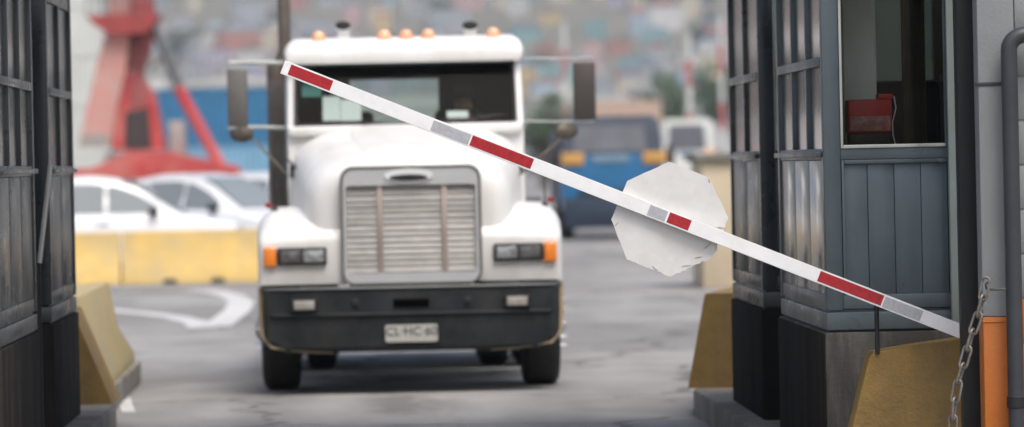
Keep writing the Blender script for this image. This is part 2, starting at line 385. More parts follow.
# ------------------------------------------------------------------ canopy over the booths (roof out of frame)
PO = P(970.5, 213, 22.9); 
cano = thing('toll_canopy', 'flat canopy roof over the booths carried by dark steel post beside chain', 'canopy', (PO.x, PO.y, 0.18))
b = MB().bbox(-0.062, 0.062, -0.062, 0.062, 0.012, 5.3, 0.008); po = b.build('post', M_post, cano); po['label'] = 'dark painted square steel post in front of the barrier arm end'
b = MB().bbox(-0.12, 0.12, -0.12, 0.12, 0.0, 0.012, 0.003); b.build('base_plate', M_post, cano)
b = MB().box(-14 - PO.x, 14 - PO.x, 22.7 - PO.y, 28.6 - PO.y, 5.3, 5.6); b.build('roof', mat('canopy_paint', (0.35, 0.36, 0.36), 0.6), cano)
for ax, ay in ((-3.75, 23.0), (-3.75, 28.3), (4.1, 28.3)):
    b = MB().bbox(ax - 0.062 - PO.x, ax + 0.062 - PO.x, ay - 0.062 - PO.y, ay + 0.062 - PO.y, 0, 5.3, 0.008); b.build('post', M_post, cano)

# ------------------------------------------------------------------ booths
def booth(label, x_road, y0, L, W, sx, ncol, detailed, paint, plinth_m, front_window=True):
    """sx=+1: booth to the right of the lane (road face looks to -x). local z=0 is the island top"""
    t = thing('toll_booth', label, 'booth', (x_road, y0, 0.18)); Z0 = 0.18
    def z(a): return a - Z0
    def bx(b_, xa, xb, ya, yb, za, zb, bev=0.0):
        xa, xb = xa * sx, xb * sx
        return b_.bbox(min(xa, xb), max(xa, xb), ya, yb, z(za), z(zb), bev) if bev else b_.box(xa, xb, ya, yb, z(za), z(zb))
    # plinth
    p = bx(MB(), -0.012, W, -0.012, L + 0.01, Z0, 0.862, 0.012).build('plinth', plinth_m, t)
    if detailed: bx(MB(), -0.020, -0.0125, 0.0, L, Z0 + 0.01, 0.855, 0.003).build('dark_side_sheet', M_dplinth, t)  # added near-black sheet that darkens the plinth's road side
    # skirting band
    bx(MB(), 0.0, W - 0.01, 0.0, L, 0.874, 0.968, 0.006).build('skirting', paint, t)
    bx(MB(), 0.014, W - 0.03, 0.014, L - 0.014, 0.862, 0.874).build('gasket', M_gasket, t)
    fr = bx(MB(), 0.02, W - 0.03, 0.02, L - 0.02, 0.968, 0.982)
    # frame: corner posts, rails (solid lower box is hollow so that glass shows the room)
    s = 0.09; top = 3.0
    for xa in (0.0, W - s):
        for ya in (0.0, L - s):
            bx(fr, xa + (0.0), xa + s, ya, ya + s, 0.978, top, 0.006)
    for za, zb in ((0.985, 1.06), (1.775, 1.835), (2.86, top)):
        bx(fr, s, W - s, 0.006, 0.06, za, zb, 0.004); bx(fr, s, W - s, L - 0.06, L - 0.006, za, zb, 0.004)
        bx(fr, 0.006, 0.06, s, L - s, za, zb, 0.004); bx(fr, W - 0.06, W - 0.006, s, L - s, za, zb, 0.004)
    fr.build('frame', paint, t)
    bx(MB(), -0.15, W + 0.15, -0.15, L + 0.15, top, top + 0.14, 0.02).build('roof', paint, t)
    bx(MB(), 0.06, W - 0.06, 0.06, L - 0.06, 0.93, 0.968).build('floor_slab', M_int, t)
    # front boards below the window
    n_ = 5; x0, x1 = s, W - s
    if detailed: x1 = s + 0.565; n_ = 4
    for i in range(n_):
        a = x0 + (x1 - x0) * i / n_; c = x0 + (x1 - x0) * (i + 1) / n_
        bx(MB(), a + 0.0015, c - 0.0015, 0.022, 0.04, 1.06, 1.775, 0.0025).build('board', paint, t)
    if detailed:
        # narrow raised bead round the board field
        bd = MB()
        bx(bd, s + 0.004, s + 0.018, 0.002, 0.024, 1.062, 1.773, 0.003); bx(bd, s + 0.02, x1, 0.002, 0.024, 1.752, 1.773, 0.003)
        bd.build('bead', paint, t)
        bx(MB(), x1 + 0.004, x1 + 0.062, -0.03, 0.05, 0.88, top - 0.01, 0.006).build('pale_trim_post', mat('trim_green_grey', (0.30, 0.36, 0.34), 0.45, var=0.1, dirt=(0.3, 0.31, 0.27), damt=0.35, dscale=5, streak=True), t)
        for i in range(5):
            a = x1 + 0.06 + (W - s - x1 - 0.06) * i / 5; c = x1 + 0.06 + (W - s - x1 - 0.06) * (i + 1) / 5
            bx(MB(), a + 0.0015, c - 0.0015, 0.022, 0.04, 1.06, 1.775, 0.004).build('board', paint, t)
    # front window
    w = MB(); wx0, wx1 = s + 0.002, (x1 if detailed else W - s - 0.002)
    for a, c, d, e in ((wx0, wx0 + 0.014, 1.835, 2.86), (wx0 + 0.014, wx1 - 0.01, 1.835, 1.853), (wx0 + 0.014, wx1 - 0.01, 2.842, 2.86)):
        bx(w, a, c, -0.004, 0.03, d, e, 0.002)
    wf = w.build('window_frame', M_alu, t)
    bx(MB(), wx1 - 0.010, wx1, -0.004, 0.03, 1.835, 2.86, 0.002).build('window_jamb', paint, t)
    bx(MB(), wx0 + 0.014, wx1 - 0.01, 0.012, 0.018, 1.853, 2.842).build('pane', M_glass, wf)
    # the same on the far end
    w = MB(); bx(w, s, W - s, L - 0.03, L - 0.02, 1.835, 2.86)
    w.build('pane', M_glass, t)
    for i in range(4):
        a = s + (W - 2 * s) * i / 4; c = s + (W - 2 * s) * (i + 1) / 4
        bx(MB(), a + .0015, c - .0015, L - 0.04, L - 0.022, 1.06, 1.775, 0.004).build('board', paint, t)
    # road side and far side: ncol columns of two panes over boards
    for side, (fx0, fx1) in enumerate(((0.004, 0.05), (W - 0.05, W - 0.004))):
        mul = MB(); ya0, ya1 = s, L - s; cw = (ya1 - ya0) / ncol
        for i in range(1, ncol):
            bx(mul, fx0 - 0.002, fx1, ya0 + cw * i - 0.03, ya0 + cw * i + 0.03, 1.836, 2.859, 0.004)
        bx(mul, fx0 - 0.008, fx1 - .004, ya0, ya1, 2.275, 2.325, 0.006)
        # sill with a drip edge
        if side == 0: bx(mul, -0.03, 0.004, ya0 - 0.02, ya1 + 0.02, 1.79, 1.82, 0.006)
        mul.build('mullion', paint, t)
        for i in range(ncol):
            for za, zb in ((1.836, 2.275), (2.325, 2.859)):
                gx = 0.028 if side == 0 else W - 0.028
                bx(MB(), gx - 0.003, gx + 0.003, ya0 + cw * i + (0.03 if i else 0.0), ya0 + cw * (i + 1) - (0.03 if i < ncol - 1 else 0), za, zb).build('pane', M_dusty, t)
            a = ya0 + cw * i; c = ya0 + cw * (i + 1)
            if side == 0: bx(MB(), 0.012, 0.035, a + 0.012, c - 0.012, 1.06, 1.775, 0.005).build('board', M_gloss if paint is M_paint else paint, t)
            else: bx(MB(), W - 0.035, W - 0.012, a + 0.012, c - 0.012, 1.06, 1.775, 0.005).build('board', paint, t)
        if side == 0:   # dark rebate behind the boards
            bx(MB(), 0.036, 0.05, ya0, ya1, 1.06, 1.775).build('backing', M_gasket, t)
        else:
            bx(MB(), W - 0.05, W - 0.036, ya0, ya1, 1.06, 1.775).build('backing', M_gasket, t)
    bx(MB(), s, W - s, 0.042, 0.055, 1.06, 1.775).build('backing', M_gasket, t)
    return t

YB1, LB1, YB2, LB2 = 23.81, 2.66, 27.68, 2.32
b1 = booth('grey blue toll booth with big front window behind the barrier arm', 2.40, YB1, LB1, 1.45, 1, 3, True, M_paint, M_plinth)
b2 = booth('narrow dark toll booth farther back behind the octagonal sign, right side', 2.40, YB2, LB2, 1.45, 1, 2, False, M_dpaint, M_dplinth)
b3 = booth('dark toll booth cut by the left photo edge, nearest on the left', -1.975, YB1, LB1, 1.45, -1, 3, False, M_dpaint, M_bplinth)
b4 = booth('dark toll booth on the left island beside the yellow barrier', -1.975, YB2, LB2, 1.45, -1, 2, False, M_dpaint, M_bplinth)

# things inside the near right booth
cab = thing('sky_reflection_box', 'tall pale grey box standing in for sky reflected in the booth window', 'cabinet', (2.56, YB1 + 0.62, 0.97))  # added box, its pale grey stands in for sky reflected in the pane
MB().bbox(0, 0.20, 0, 0.42, 0, 1.95, 0.01).build('body', mat('sky_reflection_grey', (0.70, 0.70, 0.67), 0.6, var=0.1), cab)
MB().bbox(0.02, 0.18, -0.012, 0.0, 0.05, 1.9, 0.004).build('door', mat('sky_reflection_grey', (0.42, 0.42, 0.40)), cab)
MB().bbox(0.15, 0.16, -0.03, -0.012, 1.0, 1.1, 0.003).build('handle', M_chrome, cab)
cur = thing('curtain', 'brownish curtain hanging inside the booth window', 'curtain', (2.93, YB1 + 0.9, 0.98))
b = MB(); n_ = 40; secs = []
for i in range(n_ + 1):
    x = 0.13 * i / n_; y = 0.018 * math.sin(i * 1.25)
    secs.append([(x, y, 0.0), (x, y + 0.006, 0.0), (x, y + 0.006, 1.9), (x, y, 1.9)])
b.loft(secs); b.build('cloth', mat('brown_curtain', (0.20, 0.17, 0.13), 0.9, var=0.2, scale=5), cur)
red = thing('red_box', 'red plastic box with pale lower half seen through booth window', 'box', (2.56, YB1 + 0.24, 1.78))
MB().bbox(-0.02, 0.50, -0.06, 0.22, 0.0, 0.03, 0.005).build('shelf_board', M_int, red)
MB().bbox(0.0, 0.235, 0.0, 0.16, 0.135, 0.315, 0.012).build('body', mat('red_plastic', (0.62, 0.03, 0.03), 0.4, var=0.15), red)
MB().bbox(0.165, 0.245, 0.03, 0.15, 0.315, 0.345, 0.008).build('lid', mat('red_plastic', (0.42, 0.02, 0.02)), red)
MB().bbox(0.005, 0.23, 0.005, 0.15, 0.03, 0.135, 0.01).build('base', M_black, red)
MB().bbox(0.012, 0.225, -0.003, 0.004, 0.148, 0.225, 0.001).build('label', mat('reflected_pale_red', (0.60, 0.42, 0.40), 0.5, var=0.1, dirt=(0.45, 0.05, 0.05), damt=0.5, dscale=28, dedge=0.16), red)  # pale streaky strip, the box's reflective lower half put into colour
cab2 = MB().tube([P(894, 96, YB1 + 0.25), P(896, 108, YB1 + 0.24), P(892.5, 122, YB1 + 0.24), P(893, 135, YB1 + 0.24), P(896, 147, YB1 + 0.24)], 0.0035, 6)
tag(cab2.build('white_cord', M_paper), 'thin white cord hanging beside the red box in booth', 'cord')
ch = thing('office_chair', 'black high backed chair inside the booth behind the glass', 'chair', (3.05, YB1 + 1.6, 0.968))
MB().bbox(-0.22, 0.22, -0.22, 0.22, 0.42, 0.52, 0.04).build('seat', M_black, ch)
MB().bbox(-0.21, 0.21, 0.18, 0.26, 0.55, 1.25, 0.04).build('backrest', M_black, ch)
MB().tube([(0, 0, 0.05), (0, 0, 0.42)], 0.03).build('stem', M_black, ch)
MB().bbox(-0.25, 0.25, -0.03, 0.03, 0, 0.05, 0.01).bbox(-0.03, 0.03, -0.25, 0.25, 0, 0.05, 0.01).build('base', M_black, ch)

# ------------------------------------------------------------------ barrier arm with octagonal sign
DA = 23.44
A0, A1 = P(283.5, 67.2, DA), P(1000, 346.7, DA)
ax_ = (A1 - A0).normalized(); ang = math.atan2(ax_.z, ax_.x)
arm = thing('boom_barrier', 'white barrier arm with red reflective strips slanting across the lane', 'barrier', A1)
arm.rotation_euler = (0, -ang, 0)       # local +x along the arm from tip to pivot
LEN = (A1 - A0).length; H = 0.0365
b = MB().bbox(-LEN, 0.12, -0.02, 0.02, -H, H, 0.0015, 1); b.build('boom', M_armw, arm)
def along(px):      # photo x -> local x on the arm
    q0, q1 = 283.5, 1000.0
    return -LEN + LEN * (px - q0) / (q1 - q0)
for k, (xa, xb) in enumerate(((289.5, 331.5), (471, 532), (668, 689.5), (818.5, 882))):
    b = MB().bbox(along(xa), along(xb), -0.0215, -0.0195, -0.0275, 0.0285, 0.0006, 1); b.build('red_strip', M_red, arm)
for k, (xa, xb) in enumerate(((432, 469.5), (648.5, 666), (883.5, 921))):
    b = MB().bbox(along(xa), along(xb), -0.0215, -0.0195, -0.0285, 0.0275, 0.0006, 1); b.build('silver_strip', M_silver, arm)
b = MB().bbox(-LEN - 0.004, -LEN + 0.001, -0.0205, 0.0205, -H - 0.0005, H + 0.0005, 0.002); b.build('end_cap', M_armw, arm)
# sign: outline traced, its own thickness, bolted behind the boom
oct_px = [(669, 162), (672, 162.6), (709, 177.5), (728.5, 217), (714, 256), (672, 276.5), (627, 259.5), (611.5, 219.5), (627.5, 181)]
rng = random.Random(3); out = []
for i, p in enumerate(oct_px):
    q = oct_px[(i + 1) % len(oct_px)]; rough = {0: 0.0, 1: 0.35, 2: 0.5, 3: 1.9, 4: 1.7, 5: 1.2, 6: 0.5, 7: 0.25, 8: 0.3}[i]
    n_ = max(1, int(math.dist(p, q) / (3.0 if rough > 1 else 6)))
    for j in range(n_):
        f = j / n_; k = rng.uniform(-rough, rough * 0.35) if j else 0
        dx, dy = q[0] - p[0], q[1] - p[1]; l_ = math.hypot(dx, dy)
        out.append((p[0] + dx * f - dy / l_ * k, p[1] + dy * f + dx / l_ * k))
Minv = (Matrix.Translation(A1) @ Matrix.Rotation(-ang, 4, 'Y')).inverted()
def sl(px, py, d): return Minv @ P(px, py, d)
yb = 0.022
c0 = sl(669.5, 219, DA)
def warp(p): return 0.006 * math.sin((p.x - c0.x) * 9) + 0.010 * max(0, abs(p.z - c0.z) - 0.2) * 2
front = [sl(x, y, DA) for x, y in out]; n_ = len(front)
b = MB(); rings = [1.0, 0.8, 0.5, 0.2]
for side in (0, 1):
    for r_ in rings:
        for p in front:
            q = c0 + (p - c0) * r_; b.v.append((q.x, yb + 0.004 + (warp(q) if r_ > 0.3 else 0) + (0.006 if side else 0), q.z))
m4 = len(rings) * n_
for side in (0, 1):
    o_ = side * m4
    for a in range(len(rings) - 1):
        for i in range(n_):
            j = (i + 1) % n_; b.f.append((o_ + a * n_ + i, o_ + a * n_ + j, o_ + (a + 1) * n_ + j, o_ + (a + 1) * n_ + i))
    b.f.append(tuple(o_ + (len(rings) - 1) * n_ + i for i in range(n_)))
for i in range(n_):
    j = (i + 1) % n_; b.f.append((i, j, m4 + j, m4 + i))
sg = b.build('octagonal_sign', M_sign, arm, ang=50); sg['label'] = 'pale octagonal sign seen from behind with frayed lower edge'
for (px, py, w_, h_, a_) in ((708, 246, 11, 1.1, 62), (699, 257.5, 9, 0.9, 30), (722, 228, 10, 1.0, 12), (687, 266, 10, 0.8, 24), (655, 268.5, 9, 0.8, -18), (709.5, 181, 5, 1.2, -50), (617, 224, 6, 0.8, 70), (716, 240, 6, 0.8, 40)):
    q = sl(px, py, DA); s_ = 23.44 / F; b = MB()
    pts = [(-w_ / 2, 0.0), (-w_ / 4, h_ * .6), (w_ / 5, h_ * .45), (w_ / 2, 0.1), (w_ / 6, -h_ * .5), (-w_ / 4, -h_ * .35)]
    ca, sa = math.cos(R(a_)), math.sin(R(a_))
    pts = [((x * ca - y * sa) * s_, (x * sa + y * ca) * s_) for x, y in pts]
    b.v = [(q.x + x, yb + 0.0025 + warp(q) - (0.004 if i == 1 else 0), q.z + z_) for i, (x, z_) in enumerate(pts)] + [(q.x + x, yb + 0.007 + warp(q), q.z + z_) for x, z_ in pts]
    k = len(pts); b.f = [tuple(range(k)), tuple(range(2 * k - 1, k - 1, -1))] + [(i, (i + 1) % k, (i + 1) % k + k, i + k) for i in range(k)]
    b.build('peeled_flake', M_flake, sg)
# the operator cabinet carrying the pivot, hidden behind the pillar
gc = thing('barrier_cabinet', 'barrier drive cabinet behind the grey and orange pillar', 'cabinet', (A1.x + 0.12, DA + 0.25, 0.18))
MB().bbox(-0.13, 0.16, -0.14, 0.1, 0.0, 0.85, 0.015).build('body', M_orange, gc)
MB().tube([(0, -0.26, A1.z - 0.2), (0, -0.12, A1.z - 0.2)], 0.03).build('pivot', M_steel, gc)

# support pole under the arm
q = P(877, 330, 23.52); 
b = MB().tube([(q.x, q.y, P(877, 354, 23.52).z), (q.x, q.y, P(877, 304, 23.52).z)], 0.0125, 10)
ps = b.build('arm_rest_pole', M_post); tag(ps, 'thin dark pole on the ochre block under the arm', 'pole')

# ------------------------------------------------------------------ concrete barriers
def jersey(length, h=0.74, wt=0.19, wb=0.6, slope_end=0.0):
    """half-symmetric jersey profile along local +y, base on z=0"""
    prof = [(-wb / 2, 0), (-wb / 2, 0.09), (-wb / 2 + 0.13, 0.30), (-wt / 2, h - 0.015), (-wt / 2 + 0.015, h), (wt / 2 - 0.015, h), (wt / 2, h - 0.015), (wb / 2 - 0.13, 0.30), (wb / 2, 0.09), (wb / 2, 0)]
    b = MB(); ys = [0.0, 0.012, 0.4, length * 0.5, length - 0.4, length - 0.012, length]; secs = []
    for y in ys:
        e = 0.012 if y in (0.0, length) else 0.0
        secs.append([(x * (1 - e), y, max(0, z_ * (1 - e * 0.6))) for x, z_ in prof])
    b.loft(secs); return b
def flat_barrier(length, h, wt, wb):
    b = MB(); prof = [(-wb / 2, 0), (-wt / 2, h - 0.012), (-wt / 2 + 0.012, h), (wt / 2 - 0.012, h), (wt / 2, h - 0.012), (wb / 2, 0)]
    b.loft([[(x, y, z_) for x, z_ in prof] for y in (0, 0.3, length * .6, length)]); return b
# right island end: turned a little to the right, long sloped face toward the road
q = P(689, 390, 31.6)
rb = flat_barrier(2.6, 0.665, 0.42, 0.68).build('concrete_barrier', M_ochre); rb.location = (q.x + 0.335, 31.65, 0.18); rb.rotation_euler = (0, 0, R(-11))
tag(rb, 'ochre concrete barrier standing on the right island end behind booth', 'barrier')
lb = flat_barrier(0.95, 0.655, 0.14, 0.66).build('concrete_barrier', M_ochre); lb.location = (-2.15, 31.2, 0.18)
tag(lb, 'short ochre barrier with a sloping flank beside the left booth', 'barrier')
lb = jersey(5.7, 0.68, 0.2, 0.60).build('concrete_barrier', M_yell2); lb.location = (-2.27, 32.2, 0.18); lb.rotation_euler = (0, 0, R(0.5))
tag(lb, 'faded yellow concrete barrier on the left island, running away from camera', 'barrier')
# worn ochre end block in front of the near right booth: its top slopes up to the right
z0 = 0.18; T0, T1 = P(871, 352, 23.55), P(957, 339, 23.55); Bx0 = P(848, 440, 23.55).x
blk = thing('concrete_block', 'worn ochre concrete end block with sloping top before the booth', 'barrier', (T0.x, 23.52, z0))
b = MB(); W2 = 0.24
prof = [(Bx0 - 0.03 - T0.x, 0), (-0.012, T0.z - z0 - 0.03), (0.012, T0.z - z0), (0.25, (T0.z * .45 + T1.z * .55) - z0 + 0.003), (T1.x - T0.x + 0.06, T1.z - z0 + 0.008), (T1.x - T0.x + 0.08, 0)]
rows = []
for y, e in ((0.0, 0.004), (0.005, 0.0), (W2 - 0.01, 0.0), (W2, 0.01)):
    rows.append([(x * 1.0 + (e if i in (0, 1) else 0), y, max(0, z_ - (e if i in (1, 2, 3, 4) else 0))) for i, (x, z_) in enumerate(prof)])
b.loft(rows); b.build('body', M_ochre, blk)

# far row of yellow barriers across the lane
YB = 70.8
barn = ['yellow concrete barrier in the far row, nearest the left booth', 'yellow concrete barrier in the far row with two red stains', 'yellow concrete barrier in the far row partly behind truck', 'yellow concrete barrier in the far row hidden behind left booth']
xs = [(-27, 121), (121.8, 274), (275, 425), (-180, -28)]
for i, (xa, xb) in enumerate(xs):
    X0, X1 = P(xa, 260, YB).x, P(xb, 260, YB).x; L = X1 - X0 - 0.02
    b = jersey(L, 0.83, 0.2, 0.6)
    o = b.build('concrete_barrier', M_yell); o.location = (X0, YB + 0.3, 0.0); o.rotation_euler = (0, 0, R(-90))
    tag(o, barn[i], 'barrier', 'yellow barriers across the yard')
# drainage slots at their foot are dark holes: small dark blocks let into the base
for px in (170, 218):
    q = P(px, 281, YB); o = MB().prism([(-0.12, 0), (-0.09, 0.075), (0.09, 0.075), (0.12, 0)], -0.006, 0.02).build('drain_slot', M_black); o.location = (q.x, YB, 0.0)
    parent_bar = bpy.data.objects['concrete_barrier.004'] if 'concrete_barrier.004' in bpy.data.objects else None
    if parent_bar:
        o.parent = parent_bar; o.matrix_parent_inverse = Matrix.LocRotScale(parent_bar.location, parent_bar.rotation_euler, None).inverted()

# ------------------------------------------------------------------ pillar, pipe, chain (right foreground)
DP = 22.45
pl0 = P(981.5, 250, DP); pl1 = P(1018.5, 250, DP)
pil = thing('gate_pillar', 'pillar painted grey above and orange below at the right edge', 'pillar', (pl0.x, DP, 0.18))
ZO = P(990, 317, DP).z - 0.18; w_ = pl1.x - pl0.x
MB().bbox(0, w_, 0.0, 0.16, 0.0, ZO, 0.006).build('smooth_face', M_orange, pil)
MB().bbox(0.0005, w_, 0.0, 0.16, ZO + 0.002, 5.1, 0.006).build('smooth_face', M_grey, pil)
MB().bbox(-0.002, w_ + 0.002, -0.004, 0.1, ZO - 0.028, ZO - 0.022, 0.002).build('groove_bead', M_orange, pil)
# block courses to the right of the smooth face; joints recessed
ch_ = 0.222; z_ = 0.0; k = 0; core = MB().box(w_ + 0.01, w_ + 0.56, 0.035, 0.155, 0, 5.1).build('mortar', mat('mortar_grey', (0.22, 0.23, 0.23), 0.9), pil)
blk_me = {}
while z_ < 5.0:
    below = z_ + ch_ * 0.5 < ZO
    off = 0.0 if k % 2 == 0 else 0.2
    xs_ = [w_ + 0.004, w_ + 0.004 + (0.4 if k % 2 == 0 else 0.2), w_ + 0.57]
    for a, c in zip(xs_[:-1], xs_[1:]):
        top_ = min(z_ + ch_ - 0.009, 5.1)
        MB().bbox(a + 0.003, c - 0.003, 0.028, 0.16, z_ + 0.002, top_, 0.006).build('block', M_orange if below else M_grey, pil)
    z_ += ch_; k += 1
# strap round smooth face
zs = P(990, 84, DP).z - 0.18
MB().bbox(-0.012, w_ + 0.012, -0.006, 0.03, zs - 0.009, zs + 0.009, 0.002).build('strap', M_pipe, pil)
# dark pipe with bend
DPp = 22.36; px0 = P(1012, 200, DPp).x; rp = 0.041; zb = P(1012, 50, DPp).z + 0.0
pth = [(px0, DPp, 0.18), (px0, DPp, 0.9), (px0, DPp, 1.8), (px0, DPp, zb)]
for i in range(1, 9):
    a = R(90 * i / 8); pth.append((px0 + 0.085 * (1 - math.cos(a)), DPp, zb + 0.075 * math.sin(a)))
pth.append((px0 + 0.6, DPp, zb + 0.075))
pipe = thing('bent_pipe', 'dark grey pipe bending to the right before the pillar', 'pipe', (px0, DPp, 0.18))
MB().tube([Vector(p) - Vector((px0, DPp, 0.18)) for p in pth], rp, 20).build('tube', M_pipe, pipe)
zc = P(1012, 402, DPp).z - 0.18
MB().lathe([(rp + 0.001, zc - 0.03), (rp + 0.006, zc - 0.026), (rp + 0.006, zc + 0.026), (rp + 0.001, zc + 0.03)], 'z', (0, 0, 0), 20).build('clamp', M_black, pipe)
hk = P(990, 289.5, DPp - 0.03)
b = MB().tube([P(1006, 289, DPp - 0.035), P(997, 289.5, DPp - 0.04), hk, P(986.5, 288.5, DPp - 0.05), P(985.5, 284.5, DPp - 0.055), P(988, 282, DPp - 0.055)], 0.0055, 8)
hko = b.build('hook', M_pipe, pipe); hko.parent = pipe; hko.location = -Vector((px0, DPp, 0.18))
# chain
chain = thing('steel_chain', 'galvanised steel chain hanging from a hook beside the dark post', 'chain', hk)
pts = [P(x, y, DPp - 0.055 - 0.0018 * i) for i, (x, y) in enumerate([(986.5, 280), (983.5, 294), (978, 316), (971, 337), (964.5, 360), (958.5, 381), (954.5, 402), (953, 424), (953, 447), (953.5, 470)])]
dense = []
for i in range(len(pts) - 1):
    for j in range(20): dense.append(pts[i].lerp(pts[i + 1], j / 20))
acc = 0; pitch = 0.088; centers = []; last = dense[0]; nxt = 0.045
for p, q in zip(dense[:-1], dense[1:]):
    d_ = (q - p).length
    while acc + d_ >= nxt:
        f = (nxt - acc) / d_; centers.append((p.lerp(q, f), (q - p).normalized())); nxt += pitch
    acc += d_
lm = MB(); Lh, rw, rt = 0.037, 0.0205, 0.0068; lp = []
for i in range(9): a = R(-90 + 180 * i / 8); lp.append((rw * math.sin(a) * 1.0, 0, Lh - 0 + rw * math.cos(a)))
for i in range(9): a = R(90 + 180 * i / 8); lp.append((rw * math.sin(a), 0, -Lh + rw * math.cos(a)))
secs = []; N = len(lp)
for i in range(N):
    t = (Vector(lp[(i + 1) % N]) - Vector(lp[i - 1])).normalized(); a = Vector((0, 1, 0)); c = t.cross(a)
    secs.append([Vector(lp[i]) + a * rt * math.cos(2 * math.pi * j / 8) + c * rt * math.sin(2 * math.pi * j / 8) for j in range(8)])
lm.loft(secs + [secs[0]], True, False); link_me = lm.mesh('link', M_chain)
for i, (c, t) in enumerate(centers):
    zax = -t; xa = Vector((1, -0.5, 0)); xa = (xa - zax * xa.dot(zax)).normalized(); ya = zax.cross(xa)
    if i % 2: xa, ya = ya, -xa
    o = link('link', link_me, chain); Mx = Matrix((xa, ya, zax)).transposed().to_euler()
    o.location = c - hk; o.rotation_euler = Mx

# ------------------------------------------------------------------ left pole and leaning rod
q = P(38.5, 340, 26.7)
bp = thing('black_pole', 'black pole standing in front of the left booth', 'pole', (q.x, q.y, 0.18))
MB().tube([(0, 0, 0.0), (0, 0, P(38.5, 262, 26.7).z - 0.18)], 0.022, 12).build('tube', M_black, bp)
MB().bbox(-0.06, 0.06, -0.06, 0.06, 0, 0.012, 0.003).build('base_plate', M_black, bp)
b = MB().tube([P(39.5, 263, 26.66), P(45, 214, 26.66), P(50.5, 165, 26.66)], 0.015, 10)
rod = b.build('grey_rod', mat('rod_grey', (0.62, 0.62, 0.60), 0.4, 0.2)); tag(rod, 'thin pale grey rod tilting upward from the black pole', 'rod')

# ------------------------------------------------------------------ the white truck
D0, XT = 35.3, 0.30
truck = thing('tractor_truck', 'white long nosed truck with dark bumper waiting behind the barrier arm', 'truck', (XT, D0, 0))
ORG = Vector((XT, D0, 0))
def T(px, py, yl):
    return P(px, py, D0 + yl) - ORG
def sup(w, zt, zb, n_=22, e=3.3):
    """upper half superellipse outline from bottom right over the top to bottom left"""
    pts = []; zm = zt - min(0.45, (zt - zb) * 0.8)
    for i in range(n_ + 1):
        a = math.pi * i / n_; ca, sa = math.cos(a), math.sin(a)
        pts.append((w * math.copysign(abs(ca) ** (2 / e), ca), zm + (zt - zm) * abs(sa) ** (2 / e)))
    return [(w * 1.0, zb)] + pts + [(-w, zb)]
# hood
b = MB(); secs = []
for y, w, zt, zb in ((0.10, 0.60, 1.735, 0.90), (0.105, 0.66, 1.785, 0.88), (0.13, 0.72, 1.82, 0.87), (0.19, 0.775, 1.85, 0.87), (0.32, 0.82, 1.88, 0.87), (0.6, 0.86, 1.925, 0.9), (1.1, 0.90, 2.005, 1.0), (1.6, 0.935, 2.08, 1.0), (1.83, 0.95, 2.115, 1.0)):
    secs.append([(x, y, z_) for x, z_ in sup(w, zt, zb)])
b.loft(secs); b.build('hood', M_white, truck, ang=40)
# a low raised panel on the hood
b = MB(); secs = []
for y, w, zt in ((0.42, 0.10, 1.885), (0.5, 0.36, 1.912), (1.2, 0.44, 2.03), (1.72, 0.47, 2.108), (1.78, 0.3, 2.105)):
    secs.append([(w, y, zt - 0.02), (w - 0.05, y, zt + 0.012), (-w + 0.05, y, zt + 0.012), (-w, y, zt - 0.02)])
b.loft(secs).build('hood_bulge', M_white, truck)
# fenders
for s in (-1, 1):
    b = MB(); secs = []
    for y, zt, xo, zb, r in ((0.045, 1.18, 1.14, 0.885, 0.02), (0.05, 1.215, 1.17, 0.872, 0.05), (0.09, 1.275, 1.19, 0.868, 0.09), (0.2, 1.35, 1.2, 0.868, 0.14), (0.38, 1.42, 1.205, 0.87, 0.17),
                             (0.58, 1.455, 1.21, 0.95, 0.18), (0.8, 1.47, 1.21, 1.06, 0.18), (1.2, 1.475, 1.21, 1.09, 0.18), (1.6, 1.45, 1.205, 1.04, 0.18), (1.85, 1.39, 1.16, 0.9, 0.14), (1.93, 1.3, 1.12, 0.85, 0.08)):
        q = [(0.5, zb)]; q.append((xo, zb))
        for i in range(7):
            a = R(90 * i / 6); q.append((xo - r + r * math.cos(a), zt - r + r * math.sin(a)))
        q.append((0.5, zt + 0.02))
        secs.append([(s * x, y, z_) for x, z_ in q])
    b.loft(secs); b.build('fender', M_white, truck, ang=45)
for s in (-1, 1):
    MB().bbox(s * 0.90, s * 0.955, 1.52, 1.60, 1.70, 1.82, 0.012).build('hood_latch', M_black, truck)
    MB().tube([(s * 0.575, 0.10, 0.90), (s * 0.605, 0.105, 1.2), (s * 0.64, 0.16, 1.42), (s * 0.70, 0.35, 1.46), (s * 0.80, 0.9, 1.50)], 0.004, 6).build('panel_gap', M_mirror, truck)
    for k in range(5): MB().bbox(s * (0.30 + 0.09 * k), s * (0.37 + 0.09 * k), 1.80, 1.835, 2.118 - 0.006 * k, 2.128 - 0.006 * k, 0.003).build('cowl_vent', M_black, truck)
